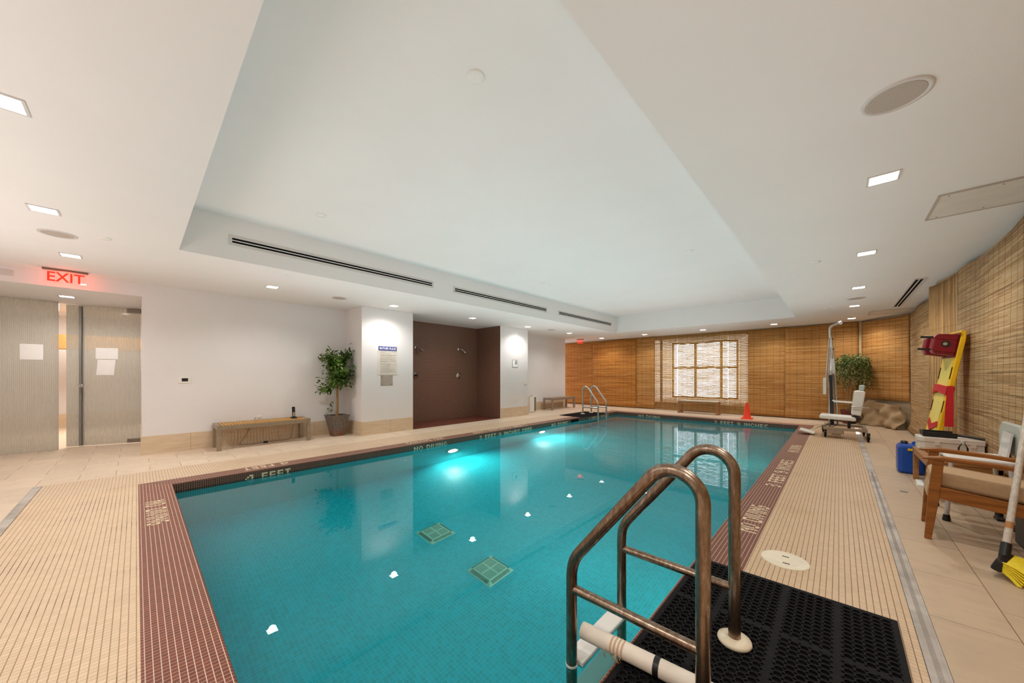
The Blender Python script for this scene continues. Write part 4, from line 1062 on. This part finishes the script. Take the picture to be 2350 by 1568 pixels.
b = MB(); b.bar((-.098, ym - .02, .2), (-.105, ym - .02, .72), .06, .06, (0, 1, 0)); b.bar((-.11, ym - .03, .7), (-.12, ym - .03, 1.2), .05, .05, (0, 1, 0)); b.build('actuator', M.setdefault('navy', plain('dark_actuator', '22252c', .4)), t)
b = MB(); b.tube([(.0, ym, 2.236), (.045, ym, 2.256)], .036, 14); b.build('arm_end_cap', M['white_pl'], t)
b = MB(); b.tube([(-.142, ym - .03, 1.94), (-.19, ym - .05, 1.1), (-.178, ym - .05, .92)], .012, 8); b.tube([(-.125, ym - .03, 1.76), (-.165, ym - .05, 1.06)], .012, 8); b.build('left_strut', M['steel'], t)
b = MB(); b.tube([(-.108, ym, 1.94), (-.06, ym, 1.2), (-.015, ym + .0, .2)], .017, 8); b.tube([(-.118, ym + .02, 1.8), (-.085, ym + .02, 1.2), (-.05, ym + .02, .6)], .013, 8); b.build('right_strut', M['steel'], t)
b = MB(); b.box((-.082, ym - .03, 1.38), (.05, .012, .30), (0, -.06, 0)); b.build('instruction_plate', M['greytrim'], t)
b = MB(); b.bb(-.235, -.185, ym - .12, ym - .04, .81, 1.14); b.build('control_box', M['white_pl'], t, bevel=.008)
b = MB()
for z_, x_ in ((1.93, -.095), (1.72, -.08), (1.93, -.14)): b.lathe([(.014, -.03), (.014, .03)], (x_, ym, z_), 10, 'y')
b.build('bolts', M['black'], t)
# seat
b = MB(); ys0, ys1 = 9.08, 9.50
b.prism([(-.27, ys0, .355), (.23, ys0, .335), (.24, ys0, .375), (.22, ys0, .415), (-.25, ys0, .43), (-.285, ys0, .40)], (0, ys1 - ys0, 0)); b.build('seat', M['vinyl'], t, bevel=.02, seg=3)
b = MB(); b.prism([(.17, ys0 + .02, .46), (.30, ys0 + .02, .44), (.36, ys0 + .02, .88), (.335, ys0 + .02, .905), (.235, ys0 + .02, .905), (.21, ys0 + .02, .88)], (0, ys1 - ys0 - .04, 0)); b.build('backrest', M['vinyl'], t, bevel=.022, seg=3)
b = MB(); b.prism([(.275, 9.2, .905), (.345, 9.2, .905), (.36, 9.2, 1.01), (.28, 9.2, 1.01)], (0, .2, 0)); b.build('headrest', M.setdefault('hr', plain('pale_grey_plastic', 'b9c4c0', .25)), t, bevel=.02, seg=3)
b = MB(); b.box((.24, 9.29, .40), (.12, .34, .05), (0, .45, 0)); b.build('hinge_bracket', M['black'], t)
b = MB(); b.bb(.12, .165, 9.22, 9.30, .17, .345); b.bb(.13, .24, 9.2, 9.32, .29, .34); b.build('seat_post', M['black'], t)
b = MB(); b.tube([(-.09, 9.52, .70), (-.07, 9.52, .675), (.22, 9.52, .66)], .018, 10); b.build('armrest', M['white_pl'], t)
b = MB(); b.tube([(.17, 9.06, .615), (.30, 9.06, .605), (.40, 9.07, .60)], .011, 10); b.build('armrest', M['steel'], t)
b = MB(); b.tube([(-.12, 9.3, .27), (-.30, 9.28, .17), (-.42, 9.28, .09)], .012, 8); b.build('foot_rod', M['ivory'], t)
b = MB(); b.prism([(-.60, 9.18, .07), (-.36, 9.18, .02), (-.345, 9.18, .05), (-.58, 9.18, .105)], (0, .32, 0)); b.build('footrest', M['vinyl'], t, bevel=.012, seg=3)
b = MB(); b.tube([(-.02, 9.3, .33), (-.03, 9.2, .24), (-.08, 9.18, .2), (-.15, 9.2, .2)], .005, 6); b.build('cable', M['black'], t)

# ------------------------------------------------------------------ right side clutter
# armchair, facing the pool (-x)
t = thing('wooden_armchair', 'wooden armchair with beige cushion cut by the right photo edge', 'chair', (.8, 4.17, 0))
ya, yb = 3.945, 4.395
W_ = M['chairwood']
for y in (ya, yb):
    b = MB(); b.prism([(.478, y - .018, 0), (.512, y - .018, 0), (.548, y - .018, .30), (.572, y - .018, .585), (.52, y - .018, .585), (.498, y - .018, .36)], (0, .036, 0)); b.build('front_leg', W_, t, bevel=.004)
    b = MB(); b.prism([(.98, y - .018, .575), (1.02, y - .018, .585), (1.04, y - .018, 0), (.99, y - .018, 0), (.985, y - .018, .3)], (0, .036, 0)); b.build('rear_leg', W_, t, bevel=.004)
    b = MB(); b.prism([(.462, y - .028, .585), (.475, y - .028, .598), (.56, y - .028, .612), (.8, y - .028, .60), (1.04, y - .028, .575), (1.04, y - .028, .55), (.8, y - .028, .572), (.5, y - .028, .582)], (0, .056, 0)); b.build('arm', W_, t, bevel=.006)
    b = MB(); b.prism([(.52, y - .014, .31), (1.02, y - .014, .25), (1.02, y - .014, .33), (.53, y - .014, .395)], (0, .028, 0)); b.build('side_rail', W_, t, bevel=.004)
b = MB(); b.bb(.52, .545, ya, yb, .30, .38); b.bb(.99, 1.015, ya, yb, .25, .33); b.build('cross_rails', W_, t)
b = MB(); b.prism([(.50, ya + .03, .395), (.51, ya + .03, .47), (.53, ya + .03, .492), (.98, ya + .03, .445), (1.0, ya + .03, .34), (.55, ya + .03, .385)], (0, yb - ya - .06, 0)); b.build('seat_cushion', M['cushion'], t, bevel=.03, seg=4)
b = MB(); b.prism([(.487, ya + .05, .31), (.505, ya + .05, .29), (.53, ya + .05, .40), (.51, ya + .05, .42)], (0, yb - ya - .1, 0)); b.build('cushion_flap', M['cushion'], t, bevel=.01)
b = MB(); b.prism([(.97, ya + .03, .42), (1.02, ya + .03, .40), (1.05, ya + .03, .9), (1.00, ya + .03, .92)], (0, yb - ya - .06, 0)); b.build('back_cushion', M['cushion'], t, bevel=.03, seg=3)
t.rotation_euler = (0, 0, -.08); 
# shower chair behind it
t = thing('bath_chair', 'grey plastic bath chair with a white seat behind the armchair', 'chair', (.83, 4.82, 0))
b = MB(); b.bb(.66, 1.0, 4.60, 5.02, .495, .525); b.build('seat', M['white_pl'], t, bevel=.012, seg=3)
b = MB(); b.prism([(1.03, 4.66, .58), (1.03, 4.70, .545), (1.03, 5.13, .545), (1.03, 5.18, .60), (1.03, 5.18, .74), (1.03, 5.12, .80), (1.03, 4.72, .80), (1.03, 4.66, .74)], (.035, 0, 0)); b.build('backrest', M['grey_pl'], t, bevel=.012, seg=3)
for (x, y) in ((.65, 4.56), (.65, 5.02), (1.0, 4.58), (1.0, 5.02)):
    b = MB(); b.tube([(x + .03 * (1 if x < .8 else -1), y + .03 * (1 if y < 4.8 else -1), .5), (x, y, .035)], .014, 10); l_ = b.build('leg', M['greytrim'], t)
    b = MB(); b.lathe([(.024, 0), (.024, .012), (.018, .05)], (x, y, 0), 14); b.build('rubber_foot', M['black'], l_)
b = MB(); b.tube([(.98, 4.66, .5), (1.05, 4.7, .46), (1.055, 4.74, .6)], .012, 8); b.tube([(.98, 4.98, .5), (1.05, 5.0, .46), (1.055, 5.05, .6)], .012, 8); b.build('back_tubes', M['chrome'], t)
b = MB(); b.box((1.0, 4.86, .63), (.012, .20, .20), (0, .12, 0)); tag(b.build('plastic_bag', plain('shiny_white_bag', 'dcd8d4', .12)), 'flat shiny white bag leaning on the bath chair back', 'bag')
# low table
t = thing('low_table', 'low slatted wooden table under the white case', 'table', (.86, 5.5, 0))
tz = .37
for (x, y) in ((.65, 6.13), (1.05, 6.13), (.65, 5.27), (1.05, 5.27)):
    b = MB(); b.bb(x - .022, x + .022, y - .022, y + .022, 0, tz - .02); b.build('leg', M['tablewood'], t, bevel=.003)
b = MB()
for x in (.64, 1.06): b.bb(x - .012, x + .012, 5.25, 6.16, tz - .065, tz - .004)
for y in (5.26, 6.15): b.bb(.63, 1.07, y - .012, y + .012, tz - .065, tz - .004)
b.build('frame', M['tablewood'], t, bevel=.002)
for k in range(6):
    b = MB(); x = .66 + k * .077; b.bb(x - .032, x + .032, 5.24, 6.17, tz - .018, tz); b.build('slat', M['tablewood'], t)
# white case
t = thing('white_case', 'white plastic case lying on the low wooden table', 'case', (.89, 6.03, tz))
ca = [(.69, 5.90), (1.09, 5.90), (1.09, 6.155), (.69, 6.155), (.645, 6.11), (.645, 5.945)]
b = MB(); b.prism([(x, y, tz + .002) for x, y in ca], (0, 0, .095)); b.build('body', M.setdefault('case', plain('cream_case_plastic', 'd9d0c4', .45)), t, bevel=.006)
b = MB(); cb = [(x + (.006 if x > .9 else -.006), y + (.006 if y > 6.03 else -.006)) for x, y in ca]; b.prism([(x, y, tz + .098) for x, y in cb], (0, 0, .055)); b.build('lid', M['case'], t, bevel=.008)
b = MB()
for x in (.76, 1.0): b.bb(x, x + .035, 5.888, 5.90, tz + .07, tz + .115)
b.build('latch', M['case'], t)
# black dust pan on the case
t = thing('dustpan', 'black long handled dustpan lying on the white case', 'dustpan', (.8, 6.05, tz + .155))
z = tz + .157
b = MB(); b.bb(.68, .92, 5.93, 6.16, z, z + .006); b.bb(.68, .688, 5.93, 6.16, z, z + .055); b.bb(.68, .92, 6.15, 6.16, z, z + .05); b.bb(.68, .92, 5.93, 5.94, z, z + .05); b.build('pan', M['black'], t, bevel=.003)
b = MB(); b.tube([(.9, 6.0, z + .03), (1.0, 5.95, z + .022), (1.09, 5.91, z + .012)], .014, 10); b.build('handle', M['black'], t)
# bottle
t = thing('clear_bottle', 'small clear bottle on the low table in front of the case', 'bottle', (.895, 5.55, tz))
b = MB(); b.lathe([(.03, 0), (.034, .01), (.034, .11), (.014, .15), (.014, .165)], (.895, 5.55, tz + .001), 20); b.build('body', M['glass'], t)
b = MB(); b.lathe([(.016, .16), (.016, .185)], (.895, 5.55, tz), 14); b.build('cap', M['greytrim'], t)
b = MB(); b.bb(.72, .80, 5.62, 5.70, tz + .001, tz + .02); tag(b.build('folded_cloth', plain('pinkish_cloth', 'cdb3a6', .8)), 'small folded pinkish cloth on the low table', 'cloth')
# jerry can
t = thing('jerry_can', 'blue plastic jerry can on the floor beside the low table', 'jerry can', (.63, 6.52, 0))
b = MB(); b.prism([(.53, 6.38, 0), (.755, 6.38, 0), (.755, 6.38, .315), (.71, 6.38, .35), (.56, 6.38, .35), (.53, 6.38, .325)], (0, .24, 0)); b.build('body', M['blue'], t, bevel=.035, seg=3)
b = MB(); b.tube([(.665, 6.52, .32), (.67, 6.52, .37), (.70, 6.52, .385), (.725, 6.52, .36), (.73, 6.52, .31)], .013, 8); b.build('handle', M['blue'], t)
b = MB(); b.lathe([(.032, .345), (.032, .378), (.02, .383)], (.595, 6.52, 0), 18); b.build('cap', M['black'], t)
b = MB(); b.bb(.61, .75, 6.365, 6.38, .285, .31); b.build('yellow_strip', M['yellow'], t)
# envelope
b = MB(); b.box((.675, 5.90, .008), (.09, .30, .014), (0, 0, -.06)); tag(b.build('booklet', M['paper']), 'white booklet on the floor under the low table', 'booklet')
# spine board
top, bot = Vector((1.055, 6.63, 1.71)), Vector((.79, 6.63, .0))
t = thing('spine_board', 'yellow rescue spine board leaning on the upright reed blind', 'spine board', bot)
dv = (bot - top); Lb = dv.length; dv.normalize(); ya_ = .10; tg = Vector((-math.sin(ya_), math.cos(ya_), 0)); nx = tg.cross(dv).normalized()
if nx.x > 0: nx = -nx
def bp(s_, y, o): return tuple(top + dv * s_ + tg * y + nx * o)
b = MB(); out = [(0, -.15), (0, .15), (.10, .205), (1.2, .205), (Lb - .02, .14), (Lb, .12), (Lb, -.12), (Lb - .02, -.14), (1.2, -.205), (.10, -.205)]
b.prism([bp(s_, y, 0) for s_, y in out], nx * .045); b.build('board', M['yellow'], t, bevel=.008)
b = MB(); b.prism([bp(s_, y, .0455) for s_, y in ((.16, -.15), (.16, .15), (1.2, .15), (Lb - .08, .10), (Lb - .08, -.10), (1.2, -.15))], nx * .003); b.build('centre_panel', M['paleyellow'], t)
for s_, y in ((.05, 0), (.14, .18), (.14, -.18), (.5, .18), (.5, -.18), (.9, .18), (.9, -.18), (1.3, .175), (1.3, -.175)):
    b = MB(); w2 = (.015, .05) if y == 0 else (.07, .012)
    b.prism([bp(s_ - w2[0], y - w2[1], .046), bp(s_ + w2[0], y - w2[1], .046), bp(s_ + w2[0], y + w2[1], .046), bp(s_ - w2[0], y + w2[1], .046)], nx * .0012); b.build('hand_hole', M['hole'], t)
# head immobiliser
t = thing('head_immobilizer', 'dark red head immobilizer blocks strapped to the yellow spine board', 'immobilizer', bp(.2, 0, .05))
for y in (-.14, .14):
    b = MB(); q = [(.05, .052), (.30, .052), (.29, .215), (.24, .24), (.10, .24), (.06, .22)]
    b.prism([bp(a, y - .055, o_) for a, o_ in q], tg * .11); blk = b.build('head_block', M['darkred'], t, bevel=.012, seg=3)
    if y < 0: near_blk = blk
b = MB(); c_ = Vector(bp(.17, -.197, .14)); b.lathe([(.036, -.002), (.036, .001)], c_, 24, 'y'); eh = b.build('ear_hole', M['black'], near_blk)
b = MB(); b.lathe([(.018, -.006), (.018, .0)], c_ + Vector((-.006, 0, .0)), 16, 'y'); b.build('ear_rivet', M['steel'], near_blk)
b = MB(); b.prism([bp(.03, -.2, .0495), bp(.32, -.2, .0495), bp(.32, .2, .0495), bp(.03, .2, .0495)], nx * .004); b.build('base_pad', M['darkred'], t)
for s_ in (.10, .245):
    b = MB(); b.prism([bp(s_ - .012, -.16, .24), bp(s_ + .012, -.16, .24), bp(s_ + .016, -.155, .34), bp(s_ - .008, -.155, .34)], tg * .01); b.build('strap', M['black'], t)
    b = MB(); b.prism([bp(s_ - .016, -.2, .06), bp(s_ + .016, -.2, .06), bp(s_ + .016, -.2, .235), bp(s_ - .016, -.2, .235)], tg * -.004); b.build('strap', M['darkred'], t)
# red straps
t = thing('board_strap', 'red strap wrapped round the middle of the yellow spine board', 'strap', bp(.7, 0, .05))
b = MB(); b.prism([bp(.66, -.21, .048), bp(.76, -.21, .048), bp(.72, .0, .075), bp(.76, .215, .048), bp(.64, .215, .048), bp(.64, .0, .07)], nx * .012); b.prism([bp(.66, -.212, -.002), bp(.76, -.212, -.002), bp(.76, -.212, .06), bp(.66, -.212, .06)], tg * -.008); b.build('band', M['red'], t)
b = MB(); q_ = Vector(bp(.68, -.225, .04)); b.prism([q_ + Vector(v) for v in ((-.015, 0, .03), (.03, 0, .03), (.032, 0, -.2), (.03, -.01, -.44), (-.04, -.01, -.44), (-.03, 0, -.2))], (0, -.004, 0)); b.build('hanging_end', M['red'], t)
b = MB(); b.prism([bp(1.06, .13, .05), bp(1.13, .14, .05), bp(1.20, .02, .056), bp(1.14, -.16, .05), bp(1.08, -.15, .05), bp(1.13, .02, .056)], nx * .008)
b.prism([bp(1.16, .04, .052), bp(1.16, -.01, .052), bp(1.45, .0, .052), bp(1.45, .04, .052)], nx * .006)
tag(b.build('board_strap', M['red']), 'thin red strap knotted on the lower spine board', 'strap')
# broom
t = thing('push_broom', 'broom with a black and yellow bristle head standing at the right edge', 'broom', (.74, 3.45, 0))
h0 = Vector((.738, 3.60, .12)); h1 = Vector((.985, 4.26, 1.10))
b = MB(); b.tube([h0, h1], .0165, 12); b.build('handle', M['broomwood'], t)
RZ = Matrix.Rotation(-.36, 3, 'Z'); hc = Vector((.722, 3.555, .075))
b = MB(); b.tube([h0 - (h1 - h0) * .03, h0 + (h1 - h0) * .05], .022, 12); b.box(hc, (.045, .20, .075), RZ @ Euler((0, .35, 0)).to_matrix()); b.build('head_block', M['black'], t, bevel=.012)
b = MB(); b.tube([h0 + (h1 - h0) * .13, h0 + (h1 - h0) * .165], .0172, 12); b.build('worn_band', plain('bare_wood', 'b07a45', .6), t)
b = MB()
for i in range(26):
    for j in range(8):
        v_ = (i - 12.5) / 12.5; p = hc + RZ @ Vector((.015, v_ * .095, -.03 + j * .008)); e_ = hc + RZ @ Vector((.075 + j * .005, v_ * .125 - .02, 0)); e_.z = max(.005, .005 + (j - 2) * .014)
        b.tube([p, p.lerp(e_, .5) + Vector((0, 0, .006)), e_], .0046, 5)
b.build('bristles', M['brist'], t)
b = MB(); b.bb(.925, 1.09, 4.03, 4.31, 0, .21); tag(b.build('dark_bin', plain('dark_bin_plastic', '2a2c2a', .5), bevel=.01), 'dark plastic bin under the armchair at the right edge', 'bin')
b = MB(); b.bb(.95, 1.0, 4.82, 4.92, 0, .02); tag(b.build('door_wedge', M['black'], bevel=.004), 'small black wedge on the floor behind the armchair', 'wedge')

# ------------------------------------------------------------------ added unseen upward area lights standing in for bounced light; daylight, camera
for nm, x, y, sx, sy, e in (('bounce_fill', -3.0, 5.6, 3.6, 9.6, 54), ('bounce_fill', -5.55, 5.2, .5, 9.5, 18), ('bounce_fill', -.15, 4.8, .5, 9, 13), ('bounce_fill', -3.2, -1.2, 7, 1.2, 29)):
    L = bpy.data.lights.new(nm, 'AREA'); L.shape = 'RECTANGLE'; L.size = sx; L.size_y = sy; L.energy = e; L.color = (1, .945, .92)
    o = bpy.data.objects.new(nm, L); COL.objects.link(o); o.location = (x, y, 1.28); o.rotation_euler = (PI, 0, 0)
w = bpy.data.worlds.new('daylight'); S.world = w; w.use_nodes = True
bg = w.node_tree.nodes['Background']; bg.inputs[0].default_value = (.93, .93, 1, 1); bg.inputs[1].default_value = 2.9
cam = bpy.data.cameras.new('camera'); co = bpy.data.objects.new('camera', cam); COL.objects.link(co); S.camera = co
cam.sensor_fit = 'HORIZONTAL'; cam.sensor_width = 36; cam.lens = 804 / 2350 * 36; cam.shift_y = 77 / 2350; cam.clip_start = .05
co.location = (0, 0, 1.2); co.rotation_euler = (PI / 2, 0, math.atan2(750, 804))
S.view_settings.view_transform = 'Standard'; S.view_settings.look = 'None'; S.view_settings.gamma = 1; S.view_settings.exposure = .5; S.view_settings.use_curve_mapping = False
cy = S.cycles
cy.use_denoising = True; cy.max_bounces = 12; cy.diffuse_bounces = 6; cy.transmission_bounces = 8; cy.transparent_max_bounces = 12; cy.glossy_bounces = 5
cy.sample_clamp_indirect = 8; cy.caustics_refractive = True; cy.caustics_reflective = False; cy.blur_glossy = .5
